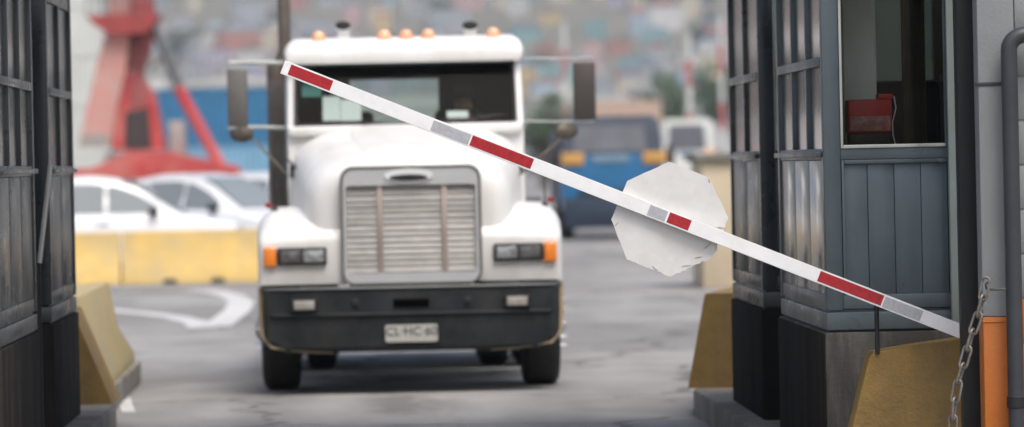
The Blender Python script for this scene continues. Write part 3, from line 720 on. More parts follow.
# grille
gx0, gx1, gz0, gz1 = -0.522, 0.548, 0.945, 1.772
outer = rrect(gx0, gx1, 0.868, gz1, 0.085, 6); inner = rrect(gx0 + 0.026, gx1 - 0.026, 0.948, gz1 - 0.135, 0.02, 6)
g = ring_prism(MB(), outer, inner, 0.0, 0.13).build('grille_surround', mat('bright_trim', (0.72, 0.74, 0.76), 0.25, 0.55, var=0.08), truck)
ring_prism(MB(), rrect(gx0 - 0.018, gx1 + 0.018, 0.86, gz1 + 0.018, 0.1, 6), rrect(gx0 + 0.004, gx1 - 0.004, 0.874, gz1 - 0.004, 0.084, 6), -0.006, 0.12).build('grille_edge', M_mirror, truck)
MB().box(gx0 + 0.02, gx1 - 0.02, 0.085, 0.11, 0.94, gz1 - 0.13).build('grille_backing', mat('grille_dark', (0.10, 0.09, 0.08), 0.8), truck)
ns = 15; slat_me = MB().bbox(gx0 + 0.027, gx1 - 0.027, -0.012, 0.03, -0.0205, 0.0205, 0.004).mesh('slat', M_dchrome)
for i in range(ns):
    z_ = 0.972 + (1.622 - 0.972) * i / (ns - 1); o = link('slat', slat_me, truck, (0, 0.045, z_), (R(random.uniform(-9, 4)), R(random.uniform(-0.25, 0.25)), 0))
for x in (T(380, 230, 0.03).x, T(444.5, 228, 0.03).x):
    MB().bbox(x - 0.022, x + 0.022, 0.012, 0.02, 0.95, 1.64, 0.003).build('grille_bar', mat('grille_bar_brown', (0.40, 0.34, 0.31), 0.55, 0.2, var=0.2), truck)
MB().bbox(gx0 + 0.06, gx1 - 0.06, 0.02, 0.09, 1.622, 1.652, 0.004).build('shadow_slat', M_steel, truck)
# emblem: pale oval with a dark wide oval plate
ex = 0.0
em = MB().loft([[(0.19 * math.cos(2 * math.pi * i / 28), y, 1.712 + 0.055 * math.sin(2 * math.pi * i / 28)) for i in range(28)] for y in (-0.018, 0.0)]).build('emblem', M_carw, truck)
MB().loft([[(0.15 * math.cos(2 * math.pi * i / 28), y, 1.695 + 0.026 * math.sin(2 * math.pi * i / 28)) for i in range(28)] for y in (-0.023, -0.01)]).build('emblem_plate', M_bump, em)
# headlights
for s in (-1, 1):
    hb = MB().bbox(s * 0.655, s * 1.045, 0.005, 0.09, 1.025, 1.163, 0.012).build('headlight', M_black, truck)
    for a, c in ((0.675, 0.84), (0.855, 1.02)):
        MB().bbox(s * a, s * c, -0.008, 0.02, 1.045, 1.143, 0.012).build('lamp', M_lamp if (a < 0.8) else mat('lamp_dim', (0.16, 0.16, 0.16), 0.15, 0.4, var=0.4, scale=20), hb)
    MB().bbox(s * 1.05, s * 1.15, 0.0, 0.16, 1.01, 1.172, 0.02, 3).build('turn_signal', M_amber, truck)
# bumper: upper and lower facets, swept ends
def bump_sec(x, yo):
    return [(x, yo + 0.0, 0.845), (x, yo - 0.0, 0.64), (x, yo + 0.012, 0.622), (x, yo + 0.035, 0.375), (x, yo + 0.10, 0.335), (x, yo + 0.22, 0.335), (x, yo + 0.22, 0.845)]
b = MB(); secs = []
for x, yo in ((-1.175, 0.20), (-1.165, 0.07), (-1.12, 0.01), (-0.98, -0.03), (-0.5, -0.06), (0, -0.07), (0.5, -0.06), (0.98, -0.03), (1.12, 0.01), (1.165, 0.07), (1.175, 0.20)):
    q = bump_sec(x, yo)
    if abs(x) > 1.1: q = [(a, y, z_ + (0.06 if z_ < 0.5 else 0)) for a, y, z_ in q]
    secs.append(q)
bu = b.loft(secs).build('bumper', M_bump, truck, ang=25)
MB().tube([(-1.15, 0.06, 0.838), (-1.1, 0.0, 0.838), (-0.98, -0.035, 0.838), (-0.5, -0.065, 0.838), (0, -0.075, 0.838), (0.5, -0.065, 0.838), (0.98, -0.035, 0.838), (1.1, 0.0, 0.838), (1.15, 0.06, 0.838)], 0.011, 8).build('top_rail', M_steel, bu)
MB().tube([(-1.1, 0.0, 0.632), (-0.98, -0.035, 0.632), (-0.5, -0.062, 0.632), (0, -0.072, 0.632), (0.5, -0.062, 0.632), (0.98, -0.035, 0.632), (1.1, 0.0, 0.632)], 0.010, 8).build('middle_rail', M_bump, bu)
for s in (-1, 1):
    fx = 0.83 * s - (0.008 if s < 0 else 0)
    MB().bbox(fx - 0.105, fx + 0.105, -0.075, 0.03, 0.665, 0.765, 0.006).build('lamp_recess', M_black, bu)
    MB().bbox(fx - 0.08, fx + 0.08, -0.083, -0.03, 0.678, 0.748, 0.008).build('fog_lamp', mat('fog_glass', (0.42, 0.40, 0.36), 0.2, 0.2, var=0.2, scale=30), bu)
    b = MB().tube([(s * 1.178, 0.14, 0.85), (s * 1.18, 0.14, 0.60), (s * 1.165, 0.11, 0.46), (s * 1.10, 0.06, 0.38), (s * 0.85, 0.03, 0.345), (s * 0.62, 0.03, 0.33)], [0.024, 0.024, 0.018, 0.011, 0.007, 0.005], 8)
    b.build('arch_trim', M_tan, bu)
    MB().bbox(s * 0.44 - 0.03, s * 0.44 + 0.03, -0.078, 0.0, 0.69, 0.75, 0.01).build('tow_hole', M_black, bu)
MB().bbox(-0.14, 0.14, -0.083, 0.0, 0.685, 0.745, 0.006).build('step_slot', mat('slot_shade', (0.002, 0.002, 0.002), 1.0, ior=1.05), bu)  # near-black block, shade inside the slot put into colour
pc = T(411.5, 333, -0.05); pz = pc.z
npl = MB().prism(rrect(pc.x - 0.205, pc.x + 0.205, pz - 0.068, pz + 0.068, 0.015, 3), -0.075, -0.069).build('number_plate', M_plate, truck)
text_part('plate_text', 'CL\u00b7HC\u00b760', 0.098, M_ink, npl, (pc.x, -0.0775, pz + 0.012), (R(90), 0, 0))
# wheels
def wheel(parent, x0, s, yc, rad, wid, front):
    """outer face at x0 (signed), disc inward"""
    prof = [(rad * 0.56, 0.02), (rad * 0.80, 0.0), (rad * 0.93, 0.012), (rad * 0.985, 0.04), (rad, 0.07), (rad, wid - 0.07), (rad * 0.985, wid - 0.04), (rad * 0.93, wid - 0.012), (rad * 0.8, wid), (rad * 0.56, wid - 0.02)]
    ty = MB().lathe([(r, x0 - s * t) for r, t in prof], 'x', (0, yc, rad), 36, closed=True).build('tyre', M_tyre, parent)
    rp_ = [(0.0, 0.05 if front else 0.14), (rad * 0.25, 0.05 if front else 0.14), (rad * 0.3, 0.06 if front else 0.10), (rad * 0.5, 0.07), (rad * 0.565, 0.015), (rad * 0.58, 0.03), (rad * 0.57, wid * 0.9)]
    if front: rp_ = [(0, -0.06), (rad * .12, -0.055), (rad * .22, -0.02)] + rp_[1:]
    rm = MB().lathe([(r, x0 - s * t) for r, t in rp_], 'x', (0, yc, rad), 30).build('rim', M_dchrome, ty)
    for i in range(10):
        a = 2 * math.pi * i / 10; r_ = rad * 0.40; c = (0, yc + r_ * math.cos(a), rad + r_ * math.sin(a))
        MB().lathe([(0.0, x0 + s * (0.065 if front else 0.0)), (0.006, x0 + s * (0.05 if front else -0.01)), (0.014, x0 - s * 0.01), (0.02, x0 - s * 0.03), (0.02, x0 - s * 0.08)], 'x', c, 8).build('wheel_nut', M_chrome, rm)
    return ty
for s in (-1, 1):
    wheel(truck, s * 1.20, s, 1.14, 0.50, 0.31, True)
    for yc in (1.14 + 3.65, 1.14 + 4.97):
        wheel(truck, s * 1.215, s, yc, 0.50, 0.27, False)
        wheel(truck, s * 0.895, s, yc, 0.50, 0.27, False)
# chassis
ch = MB()
for s in (-1, 1): ch.box(s * 0.40, s * 0.48, 0.25, 7.0, 0.66, 0.94)
for y in (0.3, 2.0, 3.6, 4.8, 6.9): ch.box(-0.40, 0.40, y, y + 0.1, 0.70, 0.90)
ch.build('chassis_frame', M_black, truck)
MB().tube([(-1.0, 1.14, 0.50), (-0.7, 1.14, 0.46), (-0.45, 1.14, 0.40), (0.45, 1.14, 0.40), (0.7, 1.14, 0.46), (1.0, 1.14, 0.50)], 0.055, 8).build('front_axle', M_black, truck)
for yc in (4.79, 6.11):
    MB().tube([(-0.9, yc, 0.5), (0.9, yc, 0.5)], 0.075, 10).lathe([(0.0, -0.22), (0.15, -0.18), (0.22, -0.02), (0.2, 0.1), (0.0, 0.2)], 'y', (0, yc, 0.5), 16).build('drive_axle', M_black, truck)
MB().bbox(-0.36, 0.36, 0.55, 1.75, 0.42, 0.95, 0.08).build('engine_sump', M_black, truck)
MB().box(-0.47, -0.41, 3.9, 7.0, 0.945, 1.135).box(0.41, 0.47, 3.9, 7.0, 0.945, 1.135).build('shade_deck_bearer', M_black, truck)
MB().bbox(-1.18, 1.18, 3.85, 7.3, 1.14, 1.24, 0.015).build('shade_deck', M_steel, truck)  # unseen deck with bearers and headboard, added to block skylight under the truck
MB().bbox(-1.18, 1.18, 3.80, 3.85, 1.14, 1.5, 0.01).build('shade_deck_headboard', M_steel, truck)
for s in (-1, 1):
    tk = MB().lathe([(0.0, 2.3), (0.27, 2.3), (0.30, 2.34), (0.30, 3.46), (0.27, 3.5), (0.0, 3.5)], 'y', (s * 0.86, 0, 0.62), 24).build('fuel_tank', M_dchrome, truck)
    MB().bbox(s * 0.80, s * 1.14, 1.96, 2.26, 0.55, 0.6, 0.01).bbox(s * 0.80, s * 1.14, 1.96, 2.26, 0.83, 0.88, 0.01).build('cab_step', M_dchrome, truck)
    MB().box(s * 0.6, s * 1.2, 4.2, 4.21, 0.15, 1.0).build('mud_flap', M_black, truck)
# cab shell: sides, back with window, cowl, roof
CW = 0.975; y_f, y_b = 1.84, 3.35; zb_, zs_ = 0.92, 2.15
wz0, wz1 = T(405, 123, 1.9).z, T(405, 62, 2.12).z
cb = MB()
cb.bbox(-CW, CW, y_f, y_f + 0.10, zb_, wz0 - 0.01, 0.02)                        # cowl wall
cb.bbox(-CW + 0.01, CW - 0.01, y_f - 0.06, y_f + 0.14, wz0 - 0.10, wz0 - 0.012, 0.03)
rwx0, rwx1, rwz0, rwz1 = -0.46, 0.30, 2.16, 2.53
cb.box(-CW + 0.03, rwx0, y_b - 0.05, y_b, zb_, 2.68); cb.box(rwx1, CW - 0.03, y_b - 0.05, y_b, zb_, 2.68)
cb.box(rwx0, rwx1, y_b - 0.05, y_b, zb_, rwz0); cb.box(rwx0, rwx1, y_b - 0.05, y_b, rwz1, 2.68)
cb.box(-CW + 0.03, CW - 0.03, y_f + 0.1, y_b - 0.05, zb_, zb_ + 0.06)
for s in (-1, 1):                                                               # pillars
    pa = [(s * (CW - 0.045), y_f + 0.0), (s * CW, y_f + 0.02)]
    cb.loft([[(s * (CW - 0.05), y_f - 0.01, wz0 - 0.03), (s * CW, y_f + 0.02, wz0 - 0.03), (s * CW, y_f + 0.16, wz0 - 0.03), (s * (CW - 0.05), y_f + 0.14, wz0 - 0.03)],
             [(s * (CW - 0.06), y_f + 0.25, wz1 + 0.05), (s * (CW - 0.01), y_f + 0.27, wz1 + 0.05), (s * (CW - 0.01), y_f + 0.40, wz1 + 0.05), (s * (CW - 0.06), y_f + 0.38, wz1 + 0.05)]])
    cb.bbox(s * (CW - 0.05), s * CW, y_b - 0.35, y_b, zb_, 2.7, 0.015)
    cb.bbox(s * (CW - 0.05), s * (CW - 0.005), y_f + 0.3, y_b - 0.2, 2.62, 2.72, 0.01)
cab_o = cb.build('cab', M_white, truck)
for s in (-1, 1):
    dr = MB().bbox(s * (CW - 0.045), s * (CW + 0.006), y_f + 0.13, y_b - 0.36, 0.95, 2.12, 0.02).build('door', M_white, truck)
    MB().prism([(y_f + 0.17, 2.12), (y_b - 0.36, 2.12), (y_b - 0.36, 2.62), (y_f + 0.38, 2.62)], s * (CW - 0.03), s * (CW - 0.024), 'x').build('door_window', M_wglass, dr)
    MB().bbox(s * (CW + 0.006), s * (CW + 0.03), y_b - 0.55, y_b - 0.42, 1.98, 2.01, 0.006).build('handle', M_chrome, dr)
# roof, rounded, with the front brow
b = MB(); secs = []
zt = T(407, 36.5, 2.3).z; RW = 1.0
for y, w, top_, bot in ((1.955, 0.93, wz1 + 0.06, wz1 + 0.01), (1.962, 0.975, wz1 + 0.11, wz1 - 0.005), (2.0, 0.99, zt - 0.055, wz1 - 0.008), (2.10, 0.995, zt - 0.018, wz1 - 0.005), (2.3, RW, zt, wz1), (2.9, RW, zt + 0.005, wz1), (3.28, 0.99, zt - 0.02, wz1), (3.36, 0.96, zt - 0.09, wz1 + 0.02)):
    q = [(w - 0.02, bot)]
    r = min(0.13, (top_ - bot) * 0.6)
    for i in range(7):
        a = R(90 * i / 6); q.append((w - r + r * math.cos(a), top_ - r + r * math.sin(a)))
    q += [(-x, z_) for x, z_ in reversed(q)]
    secs.append([(x, y, z_) for x, z_ in q])
b.loft(secs); roof = b.build('roof', M_white, truck, ang=50)
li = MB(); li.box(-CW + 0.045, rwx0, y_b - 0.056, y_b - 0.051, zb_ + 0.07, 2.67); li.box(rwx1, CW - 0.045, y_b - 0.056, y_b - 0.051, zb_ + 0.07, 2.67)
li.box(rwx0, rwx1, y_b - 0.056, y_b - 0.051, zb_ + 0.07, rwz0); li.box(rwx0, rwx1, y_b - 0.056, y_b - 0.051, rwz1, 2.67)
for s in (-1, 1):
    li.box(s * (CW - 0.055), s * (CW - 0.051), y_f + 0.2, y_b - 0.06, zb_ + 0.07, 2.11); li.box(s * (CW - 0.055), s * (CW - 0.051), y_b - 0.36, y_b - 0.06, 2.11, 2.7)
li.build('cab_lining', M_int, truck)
# windscreen and rear window
gl = MB(); 
pts_b = [(-CW + 0.052, y_f + 0.03, wz0 - 0.02), (CW - 0.052, y_f + 0.03, wz0 - 0.02)]; pts_t = [(CW - 0.065, y_f + 0.28, wz1 + 0.03), (-CW + 0.065, y_f + 0.28, wz1 + 0.03)]
q = pts_b + pts_t; gl.add(q + [(x, y + 0.006, z_) for x, y, z_ in q], [(0, 1, 2, 3), (7, 6, 5, 4), (0, 4, 5, 1), (1, 5, 6, 2), (2, 6, 7, 3), (3, 7, 4, 0)])
ws = gl.build('windscreen', M_wglass, truck)
fr_ = MB()
def onws(x, f, off=-0.006): return (x * (1 - 0.014 * f), y_f + 0.03 + 0.25 * f + off, wz0 - 0.02 + (wz1 - wz0 + 0.05) * f)
xw = CW - 0.052
loop = [onws(-xw + 0.05, 0.03), onws(xw - 0.05, 0.03), onws(xw - 0.02, 0.07), onws(xw - 0.012, 0.5), onws(xw - 0.02, 0.92), onws(xw - 0.06, 0.96), onws(-xw + 0.06, 0.96), onws(-xw + 0.02, 0.92), onws(-xw + 0.012, 0.5), onws(-xw + 0.02, 0.07), onws(-xw + 0.05, 0.03)]
fr_.tube(loop, 0.014, 6).build('windscreen_seal', M_gasket, ws)
for x in (-0.42, 0.30):
    MB().tube([onws(x, -0.02, -0.03), onws(x + 0.2, 0.08, -0.02), onws(x + 0.52, 0.13, -0.015)], 0.007, 6).build('wiper', M_black, ws)
MB().box(rwx0, rwx1, y_b - 0.03, y_b - 0.024, rwz0, rwz1).build('rear_window', M_wglass, truck)
# interior
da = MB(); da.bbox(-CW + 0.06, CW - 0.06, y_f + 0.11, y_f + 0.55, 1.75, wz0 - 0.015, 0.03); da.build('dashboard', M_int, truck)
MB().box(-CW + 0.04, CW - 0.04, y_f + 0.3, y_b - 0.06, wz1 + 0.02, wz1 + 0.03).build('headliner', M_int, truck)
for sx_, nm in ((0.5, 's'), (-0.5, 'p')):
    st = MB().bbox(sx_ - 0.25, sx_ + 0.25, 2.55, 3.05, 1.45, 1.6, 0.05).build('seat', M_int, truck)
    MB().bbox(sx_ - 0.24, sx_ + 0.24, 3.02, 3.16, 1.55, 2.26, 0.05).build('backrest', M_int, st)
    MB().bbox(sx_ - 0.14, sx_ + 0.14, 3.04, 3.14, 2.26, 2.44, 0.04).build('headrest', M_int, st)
swm = MB(); c = Vector((0.5, 2.46, 2.06)); loop = []
for i in range(25):
    a = 2 * math.pi * i / 24; loop.append(c + Vector((0.23 * math.cos(a), 0.12 * math.sin(a), 0.19 * math.sin(a))))
swm.tube(loop, 0.014, 6, False); swm.tube([c + Vector((-0.22, 0, 0)), c + Vector((0, -0.03, -0.02)), c + Vector((0.22, 0, 0))], 0.012, 6); swm.tube([c, c + Vector((0, -0.2, -0.12))], 0.02, 6)
swm.build('steering_wheel', M_black, truck)
# papers propped on the dashboard (top-level things)
for nm, lab, x0, x1, z0_, z1_, m in (('paper_sheet', 'white paper sheet behind the truck windscreen, left of two', 323, 340, 96, 121, M_paper), ('paper_sheet', 'white paper sheet behind the truck windscreen, right of two', 341, 361, 99, 121, M_paper),
                                     ('paper_pile', 'small white paper pile on the truck dashboard, driver side', 447, 468, 110.5, 118, M_paper), ('teal_cloth', 'teal cloth hanging inside the truck windscreen corner', 302, 321, 84, 97, M_teal)):
    a = P(x0, z1_, D0 + 2.02); c = P(x1, z0_, D0 + 2.02); dz = c.z - a.z
    o = MB().add([(0, 0, 0), (c.x - a.x, 0, 0), (c.x - a.x, 0.06, dz), (0.0, 0.06, dz), (0, 0.004, 0), (c.x - a.x, 0.004, 0), (c.x - a.x, 0.064, dz), (0, 0.064, dz)], [(0, 1, 2, 3), (7, 6, 5, 4), (0, 4, 5, 1), (1, 5, 6, 2), (2, 6, 7, 3), (3, 7, 4, 0)]).build(nm, m)
    o.location = a; tag(o, lab, 'paper' if 'paper' in nm else 'cloth')
# roof lights and horns
for px in (318.5, 384, 406, 428, 493):
    q = T(px, 31, 2.13); b = MB().lathe([(0.0, 0.075), (0.03, 0.07), (0.052, 0.046), (0.06, 0.015), (0.062, -0.02)], 'z', (q.x, 2.13, zt - 0.018), 14)
    b.build('clearance_light', M_amberp, truck)
for px in (343, 470):
    q = T(px, 25, 2.5); hz_ = q.z
    hn = MB().lathe([(0.0, -0.03), (0.062, -0.028), (0.068, 0.0), (0.045, 0.07), (0.0, 0.09)], 'y', (0, 0, 0), 18).xf(Matrix.Translation((q.x, 2.5, hz_ - 0.012)) @ Matrix.Diagonal((1, 1, 0.62, 1))).build('roof_spotlight', M_white, truck)
    MB().lathe([(0.0, -0.036), (0.048, -0.036), (0.066, -0.030), (0.066, -0.02)], 'y', (0, 0, 0), 18).xf(Matrix.Translation((q.x, 2.5, hz_ - 0.004)) @ Matrix.Diagonal((1, 1, 0.58, 1))).build('lens', M_black, hn)
    MB().bbox(q.x - 0.05, q.x + 0.05, 2.5, 2.56, zt - 0.02, hz_ - 0.02, 0.01).build('foot', M_white, hn)
# exhaust stack (viewer's left)
q1 = T(284, 20, 3.6); q2 = T(277.5, 140, 3.6)
ex_ = MB().tube([(q2.x, 3.6, T(277, 208, 3.6).z), (q2.x, 3.6, T(277, 64, 3.6).z)], 0.083, 18).build('exhaust_muffler', M_stack, truck)
MB().tube([(q2.x + 0.02, 3.6, T(277, 70, 3.6).z), (q1.x, 3.6, T(284, 50, 3.6).z), (q1.x, 3.6, 3.9)], 0.055, 16).build('exhaust_pipe', M_stack, ex_)
MB().tube([(q2.x, 3.6, T(277, 205, 3.6).z), (q2.x, 3.6, 1.2), (q2.x + 0.35, 3.6, 1.05)], 0.05, 12).build('exhaust_elbow', M_stack, ex_)
hs = MB()
for i in range(6): hs.bbox(q2.x - 0.05 + i * 0.018, q2.x - 0.044 + i * 0.018, 3.505, 3.52, 1.5, 2.55, 0.002)
hs.build('heat_shield_ribs', M_steel, ex_)
# mirrors
for s, (mx0, mx1, mz0, mz1, cx, cy, y1, y2, xi) in ((-1, (228, 247, 127, 69, 241, 134, 63, 128, 288)), (1, (574, 595, 120, 62, 567, 131, 58, 121, 526))):
    yl = 2.05; a = T(mx0, mz0, yl); c = T(mx1, mz1, yl)
    mm = MB().bbox(a.x, c.x, yl - 0.02, yl + 0.05, a.z, c.z, 0.018).build('side_mirror', M_mirror if s < 0 else mat('mirror_shell_dark', (0.07, 0.06, 0.055), 0.5, 0.2), truck)
    MB().box(a.x + 0.012, c.x - 0.012, yl + 0.05, yl + 0.053, a.z + 0.02, c.z - 0.02).build('mirror_glass', M_chrome, mm)
    q = T(cx, cy, yl); MB().lathe([(0.0, -0.04), (0.06, -0.034), (0.09, -0.012), (0.095, 0.02), (0.0, 0.022)], 'y', (0, 0, 0), 18).xf(Matrix.Translation((q.x, yl, q.z)) @ Matrix.Rotation(s * 0.5, 4, 'Z') @ Matrix.Diagonal((1.15, 1, 0.75, 1))).build('convex_mirror', mat('convex_shell', (0.11, 0.095, 0.075), 0.5, 0.2), mm)
    for py in (y1, y2):
        pA, pB = T((mx0 + mx1) / 2 + s * 9, py, yl), T(xi, py, 2.1)
        MB().tube([(pA.x, yl, c.z if py == y1 else a.z), (pA.x, yl, pA.z), ((pA.x + pB.x) / 2, yl + 0.02, pA.z), (s * (CW - 0.0), 2.1, pB.z)], 0.017 if s < 0 else 0.009, 8).build('mirror_arm', M_alu, mm)
    pA, pB = T((mx0 + mx1) / 2, mz0 + 6, yl), T(303 if s < 0 else 518, 168, 1.9)
    MB().tube([(pA.x - s * 0.08, yl, pA.z), (s * (CW + 0.0), 1.95, 1.72)], 0.010, 8).build('mirror_brace', M_stack, mm)
# dark hood latch straps and fender guide rods
for s, p0, p1 in ((-1, (288, 160), (317, 184)), (1, (529, 168), (502, 183))):
    a, c = T(p0[0], p0[1], 1.55), T(p1[0], p1[1], 1.05)
    MB().tube([(a.x, 1.6, a.z), ((a.x + c.x) / 2 , 1.25, (a.z + c.z) / 2 - 0.01), (c.x, 1.0, c.z)], [0.011, 0.012, 0.02], 8).build('hood_strap', M_stack, truck)
    xr = T(275.5 if s < 0 else 545, 224, 0.62)
    rd = MB().tube([(xr.x, 0.62, 1.44), (xr.x + s * 0.01, 0.62, 1.78)], 0.008, 6).build('fender_rod', M_black, truck)
    MB().lathe([(0, -0.03), (0.02, -0.022), (0.028, 0), (0.02, 0.022), (0, 0.03)], 'z', (xr.x, 0.62, 1.45), 10).build('rod_foot', M_black, rd)
    MB().bbox(xr.x + s * 0.03, xr.x + s * 0.085, 0.9, 0.94, 1.47, 1.515, 0.012).build('fender_marker', mat('red_lens', (0.26, 0.03, 0.03), 0.3), truck)

# ------------------------------------------------------------------ the driver
def driver():
    V = [(0, 2.86, 1.62), (0, 2.90, 1.78), (0, 2.91, 1.95), (0, 2.90, 2.10), (0, 2.88, 2.17), (0, 2.86, 2.25), (0, 2.86, 2.36)]   # pelvis .. head top
    rad = [0.17, 0.165, 0.175, 0.15, 0.06, 0.085, 0.092]
    E = [(i, i + 1) for i in range(6)]
    def add(p, r, frm):
        V.append(p); rad.append(r); E.append((frm, len(V) - 1)); return len(V) - 1
    for s in (-1, 1):
        sh = add((s * 0.20, 2.89, 2.08), 0.065, 3); el = add((s * 0.29, 2.70, 1.88), 0.048, sh); wr = add((s * 0.22, 2.52, 2.03), 0.032, el); pm = add((s * 0.21, 2.46, 2.08), 0.035, wr)
        for k in range(4): 
            f1 = add((s * (0.235 - 0.018 * k), 2.425, 2.115 - 0.004 * k), 0.0095, pm); add((s * (0.23 - 0.018 * k), 2.43, 2.14 - 0.008 * k), 0.0085, f1)
        th = add((s * 0.175, 2.44, 2.09), 0.011, pm); add((s * 0.165, 2.43, 2.11), 0.0095, th)
        hp = add((s * 0.11, 2.78, 1.63), 0.095, 0); kn = add((s * 0.17, 2.42, 1.66), 0.07, hp); an = add((s * 0.17, 2.22, 1.15), 0.05, kn); add((s * 0.17, 2.10, 1.06), 0.045, an)
    me = bpy.data.meshes.new('person'); me.from_pydata(V, E, [])
    o = bpy.data.objects.new('person', me); col.objects.link(o)
    md = o.modifiers.new('skin', 'SKIN'); o.modifiers.new('sub', 'SUBSURF').levels = 1
    sv = me.skin_vertices[0].data
    for i, r_ in enumerate(rad): sv[i].radius = (r_, r_ * (0.75 if i in (0, 1, 2, 3) else 1))
    sv[0].use_root = True
    dg = bpy.context.evaluated_depsgraph_get(); m2 = bpy.data.meshes.new_from_object(o.evaluated_get(dg)); bpy.data.objects.remove(o)
    m2.materials.clear(); m2.materials.append(mat('driver_shirt', (0.10, 0.065, 0.06), 0.85)); m2.materials.append(mat('skin', (0.34, 0.20, 0.14), 0.6, var=0.06))
    for p in m2.polygons:
        c_ = p.center; p.use_smooth = True
        if c_.z > 2.15 and c_.y > 2.6 or c_.y < 2.53 and c_.z > 1.95: p.material_index = 1
    pr = link('person', m2, None, (XT + 0.5, D0, 0)); tag(pr, 'driver in dark clothes sitting behind the truck windscreen holding wheel', 'person')
    b_ = MB()
    for ring in range(6):
        pass
    secs_ = [[(0.098 * math.cos(R(90 * k / 5)) * math.cos(2 * math.pi * j / 16), 2.87 + 0.105 * math.cos(R(90 * k / 5)) * math.sin(2 * math.pi * j / 16), 2.345 + 0.11 * math.sin(R(90 * k / 5))) for j in range(16)] for k in range(5)]
    b_.loft(secs_); b_.build('hair', mat('dark_hair', (0.015, 0.012, 0.01), 0.7), pr)
    nf = MB().add([(-0.014, 2.775, 2.27), (0.014, 2.775, 2.27), (0, 2.79, 2.32), (0, 2.75, 2.275)], [(0, 1, 3), (1, 2, 3), (2, 0, 3), (0, 2, 1)]); nf.build('nose', MATS['skin'], pr)
    for s in (-1, 1):
        MB().lathe([(0, -0.006), (0.011, -0.002), (0.011, 0.004)], 'y', (s * 0.034, 2.776, 2.315), 8).build('eye', M_ink, pr)
driver()

